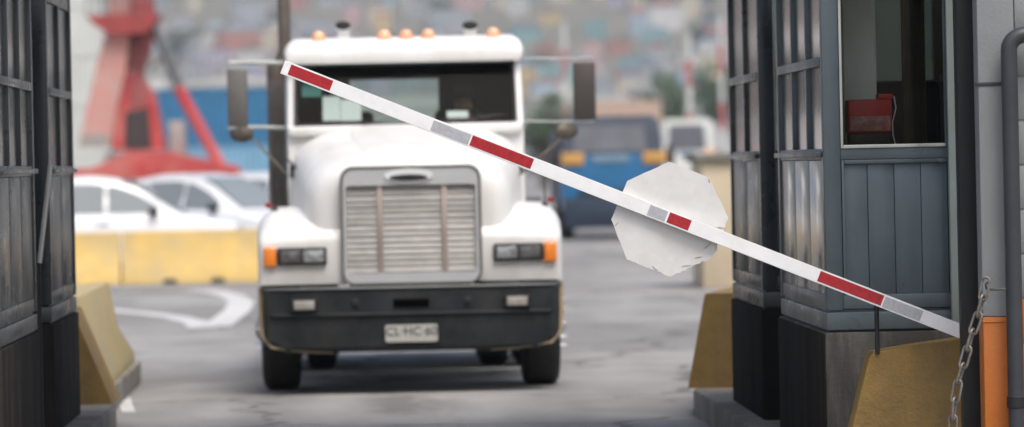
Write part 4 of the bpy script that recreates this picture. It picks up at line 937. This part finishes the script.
# ------------------------------------------------------------------ cars behind the yellow barriers
def make_car(L=4.5, W=1.82, Hh=1.70):
    t = thing('parked_car', 'x', 'car'); hw = W / 2
    # lower body: stations from rear (0) to front (L): z of the shoulder
    st = [(0.0, 0.55, 0.95, 0.80), (0.06, 0.40, 1.02, 0.93), (0.35, 0.30, 1.06, 0.98), (1.2, 0.26, 1.08, 1.0), (2.6, 0.26, 1.06, 1.0), (3.1, 0.27, 1.05, 1.0), (3.7, 0.28, 0.99, 0.98), (4.2, 0.30, 0.90, 0.93), (4.42, 0.36, 0.78, 0.84), (4.5, 0.45, 0.66, 0.72)]
    b = MB(); secs = []
    for x, z0_, z1_, w in st:
        w *= hw; r = 0.10; q = [(-w, z0_), (-w * 1.0, z1_ - r), (-w + r * .4, z1_ - r * .35), (-w + r * 1.4, z1_), (w - r * 1.4, z1_), (w - r * .4, z1_ - r * .35), (w, z1_ - r), (w, z0_)]
        secs.append([(x * L / 4.5, y, z_) for y, z_ in q])
    b.loft(secs); b.build('body', M_carw, t, ang=40)
    # rounded cabin
    RL = [(0.18, 1.05), (0.36, 1.30), (0.6, 1.49), (0.95, 1.62), (1.4, 1.69), (1.9, 1.70), (2.3, 1.65), (2.65, 1.52), (3.0, 1.31), (3.3, 1.11), (3.45, 1.02)]
    def roofz(x):
        for (xa, za), (xb, zb2) in zip(RL[:-1], RL[1:]):
            if xa <= x <= xb: return za + (zb2 - za) * (x - xa) / (xb - xa)
        return 1.02
    def wid(z_): return hw * (0.95 - 0.27 * max(0, z_ - 1.0) / 0.7)
    b = MB(); secs = []
    for x, zt_ in RL:
        q = []
        for f in (0, 0.35, 0.65, 0.85, 0.95, 1.0):
            z_ = 1.0 + (zt_ - 1.0) * f; q.append((wid(z_) * (1 - (0.0, 0.0, 0.0, 0.03, 0.10, 0.28)[int(f * 6.2) if f < 1 else 5]), z_))
        q += [(-y_, z_) for y_, z_ in reversed(q)]
        secs.append([(x, y_, z_) for y_, z_ in q])
    b.loft(secs); b.build('cabin', M_carw, t, ang=60)
    for s in (-1, 1):
        for xa, xb in ((0.55, 1.25), (1.31, 2.12), (2.18, 2.98)):
            b = MB(); lo, hi = [], []
            for k in range(7):
                x = xa + (xb - xa) * k / 6; zt_ = max(1.09, roofz(x) - 0.13); zl = 1.07
                lo.append((x, s * (wid(zl) + 0.006), zl)); hi.append((x, s * (wid(zt_) + 0.004), zt_))
            b.loft([[p, q, (q[0], q[1] - s * 0.03, q[2]), (p[0], p[1] - s * 0.03, p[2])] for p, q in zip(lo, hi)]); b.build('side_window', M_carg, t)
        MB().bbox(2.86, 3.02, s * (hw * 0.93), s * (hw * 0.93 + 0.17), 1.04, 1.16, 0.04).build('door_mirror', M_black, t)
        for xh in (1.1, 2.0): MB().bbox(xh, xh + 0.2, s * (hw * 0.99), s * (hw * 1.0 + 0.025), 0.90, 0.93, 0.008).build('door_handle', M_carw, t)
        MB().bbox(4.16, 4.4, s * (hw * 0.55), s * (hw * 0.88), 0.68, 0.82, 0.03).build('headlight', M_lamp, t)
        MB().bbox(-0.01, 0.12, s * (hw * 0.6), s * (hw * 0.88), 0.78, 0.95, 0.02).build('tail_light', mat('red_lens', (0.45, 0.03, 0.03)), t)
    for rows, nm, d in ((((3.36, 1.07), (3.0, 1.31), (2.65, 1.52), (2.42, 1.61)), 'windscreen', 0.02), (((0.24, 1.13), (0.36, 1.30), (0.55, 1.46)), 'rear_window', -0.02)):
        b = MB(); b.loft([[(x + d, -wid(z_) * 0.74, z_ + 0.012), (x + d, wid(z_) * 0.74, z_ + 0.012), (x - d, wid(z_) * 0.74, z_ - 0.02), (x - d, -wid(z_) * 0.74, z_ - 0.02)] for x, z_ in rows]); b.build(nm, M_carg, t)
    for x in (0.85, 3.6):
        for s in (-1, 1):
            ty = MB().lathe([(0.2, s * hw * .99), (0.31, s * hw), (0.335, s * (hw - .03)), (0.335, s * (hw - .18)), (0.2, s * (hw - .2))], 'y', (x, 0, 0.335), 24, closed=True).build('tyre', M_tyre, t)
            MB().lathe([(0, s * (hw - .02)), (0.08, s * (hw - 0.01)), (0.21, s * (hw - .03)), (0.22, s * (hw - .15))], 'y', (x, 0, 0.335), 20).build('rim', M_dchrome, ty)
    return t
car0 = make_car()
cars = [(P(157, 208, 74.8).x - 2.95, 74.8, 0.0, 'white car with dark side windows closest behind the yellow barrier'),
        (P(120, 200, 80.5).x, 80.5, R(-38), 'white parked car second in line, its windscreen above the first bonnet'),
        (P(196, 200, 83).x, 83.0, R(-34), 'white parked car third back, partly behind the exhaust stack'),
        (P(-60, 200, 87).x, 87.0, R(2), 'white parked car farthest back behind the first car roof')]
for i, (x, y, rz, lab) in enumerate(cars):
    o = car0 if i == 0 else copy_tree(car0)
    o.location = (x, y, 0.02); o.rotation_euler = (0, 0, rz); tag(o, lab, 'car', 'white cars parked behind the yellow barriers')

# ------------------------------------------------------------------ far trucks
def cabover(label, loc, W, H_, body_m, low_m, roof_m, amber, cargo_m, name='box_truck', belt=1.62):
    t = thing(name, label, 'truck', loc); h = W / 2
    MB().loft([[(-h, 0.02, 0.7), (h, 0.02, 0.7), (h, 1.9, 0.7), (-h, 1.9, 0.7)], [(-h, 0.0, belt - 0.12), (h, 0.0, belt - 0.12), (h, 1.9, belt - 0.12), (-h, 1.9, belt - 0.12)],
               [(-h * .98, 0.04, belt), (h * .98, 0.04, belt), (h * .98, 1.9, belt), (-h * .98, 1.9, belt)]]).build('cab', body_m, t)
    MB().loft([[(-h * .98, 0.05, belt), (h * .98, 0.05, belt), (h * .98, 1.88, belt), (-h * .98, 1.88, belt)], [(-h * .93, 0.22, H_ - 0.2), (h * .93, 0.22, H_ - 0.2), (h * .93, 1.88, H_ - .2), (-h * .93, 1.88, H_ - .2)],
               [(-h * .88, 0.27, H_ - 0.06), (h * .88, 0.27, H_ - 0.06), (h * .88, 1.86, H_ - 0.06), (-h * .88, 1.86, H_ - 0.06)], [(-h * .78, 0.36, H_), (h * .78, 0.36, H_), (h * .78, 1.8, H_), (-h * .78, 1.8, H_)]]).build('cab_top', roof_m, t)
    q = [(-h * .80, 0.03, belt + 0.06), (h * .66, 0.03, belt + 0.06), (h * .62, 0.19, H_ - .22), (-h * .74, 0.19, H_ - .22)]
    MB().add(q + [(x, y + 0.03, z_) for x, y, z_ in q], [(0, 1, 2, 3), (7, 6, 5, 4), (0, 4, 5, 1), (1, 5, 6, 2), (2, 6, 7, 3), (3, 7, 4, 0)]).build('windscreen', mat('far_windscreen', (0.10, 0.105, 0.125), 0.35, var=0.2), t)
    MB().bbox(-h * .42, h * .30, -0.03, 0.01, belt - 0.2, belt - 0.02, 0.02).build('front_panel', mat('far_panel', (0.16, 0.25, 0.32), 0.5), t)
    for s in (-1, 1):
        MB().bbox(s * h * .58, s * h * 1.03, -0.06, 0.1, belt - 0.24, belt + 0.04, 0.03).build('corner_lamp', amber, t)
        MB().bbox(s * h * .55, s * h * .9, -0.05, 0.05, 0.62, 0.8, 0.02).build('headlight', M_lamp, t)
        MB().bbox(s * (h + .06), s * (h + .24), 0.05, 0.12, 1.65, 2.1, 0.02).build('side_mirror', M_black, t)
        for y in (0.95, 4.9):
            MB().lathe([(0.24, s * h * .98), (0.45, s * h), (0.48, s * (h - .05)), (0.48, s * (h - .25)), (0.24, s * (h - .28))], 'x', (0, y, 0.48), 24, closed=True).build('tyre', M_tyre, t)
    MB().bbox(-h, h, -0.1, 0.15, 0.26, 0.95, 0.03).build('bumper', low_m, t)
    MB().bbox(-h * .7, h * .7, -0.03, 0.02, 0.95, 1.15, 0.02).build('grille', low_m, t)
    MB().bbox(-h, h, 2.1, 7.2, 0.9, H_ - 0.25, 0.03).build('cargo_box', cargo_m, t)
    MB().box(-0.45, 0.45, 0.3, 7.1, 0.55, 0.85).build('chassis_frame', M_black, t)
    return t
q = P(615, 239, 102)
cabover('blue truck with dark roof and amber corner lamps far behind', (q.x, 102, 0), 2.3, 2.80, M_tblue, M_dblue, M_dblue, mat('ochre_lens', (0.55, 0.30, 0.08), 0.4), M_dblue, belt=1.93)
q = P(690, 200, 190)
cabover('small white truck behind the blue truck, right of it', (q.x, 190, 0), 2.2, 3.45, M_cwhite, M_steel, M_cwhite, M_amberp, M_cwhite, belt=2.1)

# ------------------------------------------------------------------ red harbour crane
DC = 150.0; cr = thing('harbour_crane', 'red mobile harbour crane behind the white cars', 'crane', (P(140, 200, DC).x, DC, 0))
CO = Vector((P(140, 200, DC).x, DC, 0))
def C(px, py, yl=0): q = P(px, py, DC + yl) - CO; return (q.x, q.z)
MB().prism([C(40, 179), C(245, 179), C(238, 166), C(170, 152), C(132, 150), C(95, 168), C(40, 170)], -1.8, 2.2).build('chassis', M_redp, cr)
MB().box(-6, 4.5, -1.4, 1.8, 0.4, 1.42).build('undercarriage', M_steel, cr)
for i in range(7): MB().lathe([(0.2, -1.9), (0.55, -1.9), (0.6, -1.8), (0.6, -1.4), (0.2, -1.35)], 'y', (-5 + i * 1.45, 0, 0.6), 20, closed=True).build('tyre', M_tyre, cr)
MB().prism([C(81, 146), C(114, 146), C(119, 110), C(128, 70), C(131.5, 28), C(132, -60), C(113, -60), C(110, 30), C(100, 61), C(90, 105)], -1.3, 1.0).build('tower', M_redl, cr)
MB().prism([C(128.5, 72), C(142, 75), C(155, 95), C(166, 150), C(113, 150), C(119.5, 110)], -1.0, 1.1).build('tower_flank', M_redp, cr)
MB().prism([C(132, 28), C(154, 24), C(151, 50), C(142, 76), C(129, 70)], -0.9, 0.9).build('tower_neck', mat('crane_dark_red', (0.34, 0.055, 0.05), 0.6, var=0.2), cr)  # darker copy of crane red, shade of the right face put into colour
MB().prism([C(132.5, -60), C(153, -60), C(154, 15), C(132.5, 15)], -0.9, 0.9).build('tower_neck', MATS['crane_dark_red'], cr)
rl = MB()
for px in range(90, 160, 8): rl.tube([(C(px, 16)[0], -1.65, C(px, 16)[1]), (C(px, 16)[0], -1.65, C(px, 16)[1] + 1.0)], 0.025, 5)
for dz_ in (0.5, 1.0): rl.tube([(C(90, 16)[0], -1.65, C(90, 16)[1] + dz_), (C(158, 16)[0], -1.65, C(158, 16)[1] + dz_)], 0.025, 5)
rl.build('railing', M_steel, cr)
ld = MB()
for k in range(18): ld.tube([(C(140, 150 - k * 8)[0] - 0.2, -1.05, C(140, 150 - k * 8)[1]), (C(140, 150 - k * 8)[0] + 0.2, -1.05, C(140, 150 - k * 8)[1])], 0.02, 5)
for sgn in (-1, 1): ld.tube([(C(140, 150)[0] + sgn * 0.2, -1.05, C(140, 150)[1]), (C(140, 14)[0] + sgn * 0.2, -1.05, C(140, 14)[1])], 0.025, 5)
ld.build('ladder', M_steel, cr)
MB().prism([C(88, 17), C(160, 15), C(156, 26), C(148, 34), C(112, 36), C(98, 27)], -1.7, 1.4).build('collar', MATS['crane_dark_red'], cr)
MB().prism([C(124, 114), C(150, 108), C(153, 148), C(121, 149)], -1.2, -0.9).build('machine_bay', mat('bay_dark', (0.05, 0.04, 0.04), 0.7), cr)
MB().prism([C(119, 116), C(127, 112), C(126, 149), C(116, 149)], -1.42, -1.18).build('bay_post', M_redp, cr)
MB().prism([C(84, 135), C(110, 133), C(112, 148), C(83, 148)], -1.5, -1.28).build('machine_cover', mat('cover_grey', (0.34, 0.31, 0.29), 0.6), cr)
def bar(b_, p, q_, r, y=0.0): 
    return b_.tube([(p[0], y, p[1]), (q_[0], y, q_[1])], r, 8)
bar(MB(), C(152, 22), C(190, 108), 0.16, -0.6).build('hoist_strut', M_steel, cr)
bar(MB(), C(179, 88), C(228, 178), 0.19, -0.8).build('outrigger_strut', M_redp, cr)
bar(MB(), C(198, 30), C(150, 70), 0.05, -0.6).build('cable', M_steel, cr)
MB().bbox(C(170, 150)[0], C(186, 150)[0], -1.0, 0.6, 1.9, 3.4, 0.05).build('operator_cabin', mat('cabin_grey', (0.34, 0.30, 0.28), 0.5), cr)

# ------------------------------------------------------------------ containers
def container(label, px0, py0, D, Lx, h, m, group=None, z=None, depth=2.44):
    q = P(px0, py0, D); zz = q.z if z is None else z
    t = thing('shipping_container', label, 'container', (q.x, D, zz), group=group)
    MB().box(0.03, Lx - 0.03, 0.05, depth - 0.05, 0.05, h - 0.05).build('box', m, t)
    rb_ = MB(); n_ = int(Lx / 0.28)
    for i in range(n_):
        x = 0.12 + (Lx - 0.24) * (i + 0.5) / n_
        rb_.prism([(x - 0.10, 0.05), (x - 0.05, 0.01), (x + 0.05, 0.01), (x + 0.10, 0.05)], 0.1, h - 0.1, 'z')
    o = rb_.build('corrugation', m, t)
    f = MB()
    for x in (0, Lx - 0.1):
        for y in (0, depth - 0.1): f.box(x, x + 0.1, y, y + 0.1, 0.1, h - 0.1)
    for z_ in (0, h - 0.1):
        f.box(0, Lx, 0, 0.1, z_, z_ + 0.1); f.box(0, Lx, depth - 0.1, depth, z_, z_ + 0.1); f.box(0, 0.1, 0.1, depth - 0.1, z_, z_ + 0.1); f.box(Lx - 0.1, Lx, 0.1, depth - 0.1, z_, z_ + 0.1)
    f.build('corner_frame', m, t)
    return t
container('pale blue shipping container at the bottom of the stack left of truck', 158, 150, 200, 6.06, 2.59, M_cblue2, 'blue containers behind the crane', 0.15)
container('deep blue shipping container on top of a pale blue one', 152, 140, 200, 6.06, 2.59, M_cblue, 'blue containers behind the crane', 2.76)
container('blue shipping container low in the row right behind the truck mirror', 300, 140, 204, 6.06, 2.59, M_cblue, 'blue containers behind the crane', 0.15)
lv = ['bottom', 'second lowest', 'third', 'fourth', 'topmost']
for i in range(5):
    container('white shipping container, %s of the tall stack left of crane' % lv[i], -10, 150, 240, 6.06, 2.59, M_cwhite, 'white stacked containers', 0.1 + i * 2.62)
container('peach shipping container behind the blue truck', 580, 150, 330, 6.06, 2.9, mat('container_peach', (0.52, 0.38, 0.30), 0.7), None, 3.2)
container('rust red shipping container under the peach one', 580, 150, 330, 6.06, 2.59, mat('container_rust', (0.33, 0.10, 0.06), 0.6), None, 0.2)

# pale utility hut and beige barrier right of lane
q = P(703, 250, 62)
hut = thing('utility_hut', 'cream utility hut seen between octagonal sign and right booth', 'hut', (q.x, 62, 0))
cream = mat('hut_cream', (0.62, 0.52, 0.36), 0.7, var=0.1, scale=1.2, dirt=(0.45, 0.38, 0.27), damt=0.3, dscale=1.5, streak=True)
MB().bbox(0, 2.4, 0, 2.0, 0.0, 1.75, 0.02).build('wall', cream, hut)
MB().bbox(-0.08, 2.48, -0.08, 2.08, 1.75, 1.87, 0.02).build('roof', M_kerb, hut)
MB().bbox(1.0, 1.8, -0.02, 0.02, 0.05, 1.6, 0.01).build('door', M_steel, hut)

# ------------------------------------------------------------------ red and white masts, lamp posts, trees, warehouses
def mast(px, D, h, label, r=0.15, band=True):
    q = P(px, 200, D); t = thing('striped_mast', label, 'mast', (q.x, D, 0)); n_ = 6
    for i in range(n_):
        MB().tube([(0, 0, h * i / n_), (0, 0, h * (i + 1) / n_ - 0.01)], r, 10).build('band', mat('mast_red', (0.50, 0.17, 0.16), 0.5) if i % 2 == 0 else M_cwhite, t)
    MB().bbox(-0.5, 0.5, -0.5, 0.5, 0, 0.25, 0.03).build('footing', M_kerb, t)
mast(691, 240, 8.5, 'red and white striped mast above the small white truck'); mast(724, 260, 10.0, 'red and white striped mast closest to the right booth')
mast(567, 300, 11.0, 'red and white striped mast right behind the truck mirror')
def leaf_tree(px, D, h, rx, label, seed, zc=0.62):
    rn = random.Random(seed); q = P(px, 200, D); t = thing('leafy_tree', label, 'tree', (q.x, D, 0), group='trees behind the yard')
    tr = MB().tube([(0, 0, 0), (0.05 * h, 0, h * 0.25), (0.02 * h, 0.02 * h, h * 0.5), (0, 0, h * 0.8)], [0.045 * h, 0.035 * h, 0.025 * h, 0.008 * h], 8)
    for i in range(6):
        a = rn.uniform(0, 6.28); z0_ = h * rn.uniform(0.3, 0.55); l_ = rx * 0.8
        tr.tube([(0.02 * h, 0, z0_), (l_ * .5 * math.cos(a), l_ * .5 * math.sin(a), z0_ + h * .12), (l_ * math.cos(a), l_ * math.sin(a), z0_ + h * .25)], [0.02 * h, 0.012 * h, 0.004 * h], 6)
    tr.build('trunk', M_bark, t)
    cl = [(rn.gauss(0, rx * .5), rn.gauss(0, rx * .5), h * zc + rn.gauss(0, h * .15), rx * rn.uniform(.28, .5)) for _ in range(22)]
    b_ = MB()
    for cx, cy, cz, r_ in cl:
        for k in range(110):
            d = Vector((rn.gauss(0, 1), rn.gauss(0, 1), rn.gauss(0, 1))).normalized() * r_ * rn.uniform(.5, 1.0); p = Vector((cx, cy, cz)) + d
            if p.z < h * .2: continue
            u_ = Vector((rn.gauss(0, 1), rn.gauss(0, 1), rn.gauss(0, 1))).normalized(); w_ = u_.orthogonal().normalized(); s_ = h * 0.022 * rn.uniform(.7, 1.5)
            b_.add([p - u_ * s_, p + w_ * s_ * .6, p + u_ * s_, p - w_ * s_ * .6], [(0, 1, 2, 3)])
    me = b_.mesh('crown', M_leaf, False, recalc=False); link('crown', me, t)
leaf_tree(665, 360, 9.0, 2.6, 'round green tree above the white truck on the right', 1)
leaf_tree(543, 300, 6.5, 2.0, 'green tree right beside the truck cab', 2)
leaf_tree(735, 520, 15.0, 4.5, 'green tree partly hidden by the right booth', 3)
leaf_tree(620, 700, 12.0, 4.5, 'distant green tree over the warehouse roofs', 4)
def warehouse(label, px0, px1, D, h, m, roof_m, group='warehouses at the foot of the hill'):
    x0, x1 = P(px0, 160, D).x, P(px1, 160, D).x; w = x1 - x0; dp = 22.0
    t = thing('warehouse', label, 'warehouse', (x0, D, 0), group=group)
    MB().box(0, w, 0, dp, 0, h).build('wall', m, t)
    MB().prism([(-0.6, h), (w + 0.6, h), (w + 0.6, h + 0.25), (w / 2, h + w * 0.06 + 0.25), (-0.6, h + 0.25)], -0.6, dp + 0.6).build('roof', roof_m, t)
    n_ = max(2, int(w / 9)); me = MB().box(-1.6, 1.6, -0.12, 0.1, 0, 4.2).mesh('door', M_steel)
    for i in range(n_): link('door', me, t, (w * (i + .5) / n_, 0, 0))
    me = MB().box(-1.0, 1.0, -0.1, 0.1, 0, 1.0).mesh('window', mat('far_window', (0.10, 0.12, 0.14), 0.2))
    for i in range(n_): link('window', me, t, (w * (i + .25) / n_, 0, 5.2))
W1 = mat('ware_white', (0.66, 0.66, 0.62), 0.8, var=0.08, scale=0.2); W2 = mat('ware_grey', (0.45, 0.47, 0.48), 0.8, var=0.08, scale=0.2); W3 = mat('ware_peach', (0.64, 0.47, 0.33), 0.8, var=0.08, scale=0.2)
RF = mat('ware_roof', (0.50, 0.50, 0.48), 0.7, var=0.1, scale=0.3)
warehouse('long white warehouse behind the blue containers', 168, 300, 560, 12.0, W1, RF)
warehouse('white warehouse behind the truck cab', 302, 528, 600, 9.0, W1, RF)
warehouse('peach walled warehouse above the blue truck', 585, 662, 520, 8.5, W3, RF)
warehouse('grey warehouse behind the striped masts', 664, 800, 560, 9.5, W2, RF)
warehouse('grey white warehouse behind the crane', -20, 166, 580, 14.5, W1, W2)
warehouse('pale warehouse between truck cab and blue truck', 530, 583, 540, 9.5, W1, RF)

# ------------------------------------------------------------------ houses on the hillside
WALLS = [('white', (0.70, 0.70, 0.68)), ('grey', (0.42, 0.45, 0.47)), ('pink', (0.62, 0.40, 0.38)), ('teal', (0.22, 0.42, 0.42)), ('cream', (0.68, 0.60, 0.44)), ('pale blue', (0.38, 0.50, 0.60)), ('terracotta', (0.50, 0.20, 0.14)), ('yellow', (0.66, 0.50, 0.22)), ('lilac', (0.48, 0.44, 0.55))]
ROOFS = [('grey', (0.33, 0.35, 0.37)), ('rust red', (0.36, 0.14, 0.10)), ('slate blue', (0.16, 0.22, 0.28)), ('brown', (0.24, 0.17, 0.13))]
WM = [mat('house_' + n.replace(' ', '_'), c, 0.85, var=0.08, scale=0.2) for n, c in WALLS]; RM = [mat('roof_' + n.replace(' ', '_'), c, 0.8, var=0.12, scale=0.2) for n, c in ROOFS]
M_hw = mat('house_window', (0.05, 0.06, 0.07), 0.2)
protos = []
for w, d, h, kind in ((11, 9, 7, 'gable'), (10, 10, 11, 'flat'), (15, 9, 7, 'gable'), (9, 9, 12, 'hip'), (13, 10, 9, 'hip'), (20, 10, 13, 'flat')):
    wall = MB().box(-w / 2, w / 2, 0, d, -4, h).mesh('wall', None)
    if kind == 'gable': rf = MB().prism([(-w / 2 - .4, h), (w / 2 + .4, h), (0, h + w * .22)], -.4, d + .4).mesh('roof', None)
    elif kind == 'flat': rf = MB().box(-w / 2 - .3, w / 2 + .3, -.3, d + .3, h, h + .5).mesh('roof', None)
    else: rf = MB().add([(-w / 2 - .4, -.4, h), (w / 2 + .4, -.4, h), (w / 2 + .4, d + .4, h), (-w / 2 - .4, d + .4, h), (-w / 5, d / 2, h + 2.2), (w / 5, d / 2, h + 2.2)], [(0, 3, 2, 1), (0, 1, 5, 4), (1, 2, 5), (2, 3, 4, 5), (3, 0, 4)]).mesh('roof', None)
    wall.materials.append(WM[0]); rf.materials.append(RM[0])
    protos.append((w, d, h, wall, rf))
win_me = MB().box(-0.6, 0.6, -0.08, 0.05, -0.75, 0.75).mesh('window', M_hw); door_me = MB().box(-0.5, 0.5, -0.08, 0.05, 0, 2.1).mesh('door', mat('house_door', (0.2, 0.1, 0.06), 0.6))
rn = random.Random(11); cnt = 0; y = 1670.0
while y < 2700 and cnt < 300:
    s_ = F / y; xL, xR = (55 - VPX) / s_, (745 - VPX) / s_; x = xL + rn.uniform(-6, 4)
    while x < xR:
        k = rn.randrange(len(protos)); w, d, h, wm, rm = protos[k]
        if rn.random() < 0.86:
            yy = y + rn.uniform(-9, 9); zz = hill_z(x, yy) ; vpix = VPY - (zz + h + 2 - EYE) * F / yy
            if vpix < 118 and vpix > -34:
                wi = rn.choice((0, 0, 0, 1, 1, 2, 3, 4, 4, 5, 5, 5, 6, 7, 8, 1)); ri = rn.choice((0, 0, 1, 2, 2, 3))
                t = thing('hill_house', '%s house with %s roof among the blurred houses on the hill' % (WALLS[wi][0], ROOFS[ri][0]), 'house', (x, yy, zz), R(rn.uniform(-14, 14)), 'houses on the far hillside')
                o = link('wall', wm, t); o.material_slots[0].link = 'OBJECT'; o.material_slots[0].material = WM[wi]
                o = link('roof', rm, t); o.material_slots[0].link = 'OBJECT'; o.material_slots[0].material = RM[ri]
                nw = 2 if w < 10 else 3
                for a in range(nw):
                    for fl in range(max(1, int(h / 3.2))): link('window', win_me, t, (-w / 2 + w * (a + .5) / nw, 0, 1.6 + fl * 2.9))
                link('door', door_me, t, (w / 2 - 0.9, 0, 0)); cnt += 1
        x += w + rn.uniform(2, 26)
    y += 40 + (y - 1600) * 0.035
# scattered hillside trees
for i in range(26):
    yy = rn.uniform(1700, 2550); s_ = F / yy; x = rn.uniform((70 - VPX) / s_, (735 - VPX) / s_)
    if i == 0:
        leaf_tree(500, 1200, 9.0, 3.8, 'dark green tree standing among the houses on the hill', 40); hill_tree = bpy.data.objects[[o.name for o in bpy.data.objects if o.name.startswith('leafy_tree')][-1]]
        o = hill_tree
    else: o = copy_tree(hill_tree)
    o.location = (x, yy, hill_z(x, yy) - 0.2); o.rotation_euler = (0, 0, rn.uniform(0, 6)); s_ = rn.uniform(1.0, 2.0); o.scale = (s_, s_, s_)
    tag(o, 'dark green tree standing among the houses on the hill', 'tree', 'trees on the far hillside')

# ------------------------------------------------------------------ haze
hz = MB().box(-1060, 1460, -60, 3760, -1.0, 330.0).build('haze', None, smooth=False); hz['kind'] = 'stuff'
hm = bpy.data.materials.new('haze_air'); hm.use_nodes = True; nn = hm.node_tree.nodes
for x in list(nn):
    if x.type != 'OUTPUT_MATERIAL': nn.remove(x)
pv = nn.new('ShaderNodeVolumePrincipled'); pv.inputs['Color'].default_value = (0.85, 0.91, 0.97, 1); pv.inputs['Density'].default_value = 0.00026; pv.inputs['Anisotropy'].default_value = 0.3
hm.node_tree.links.new(pv.outputs[0], [x for x in nn if x.type == 'OUTPUT_MATERIAL'][0].inputs['Volume'])
hz.data.materials.append(hm)
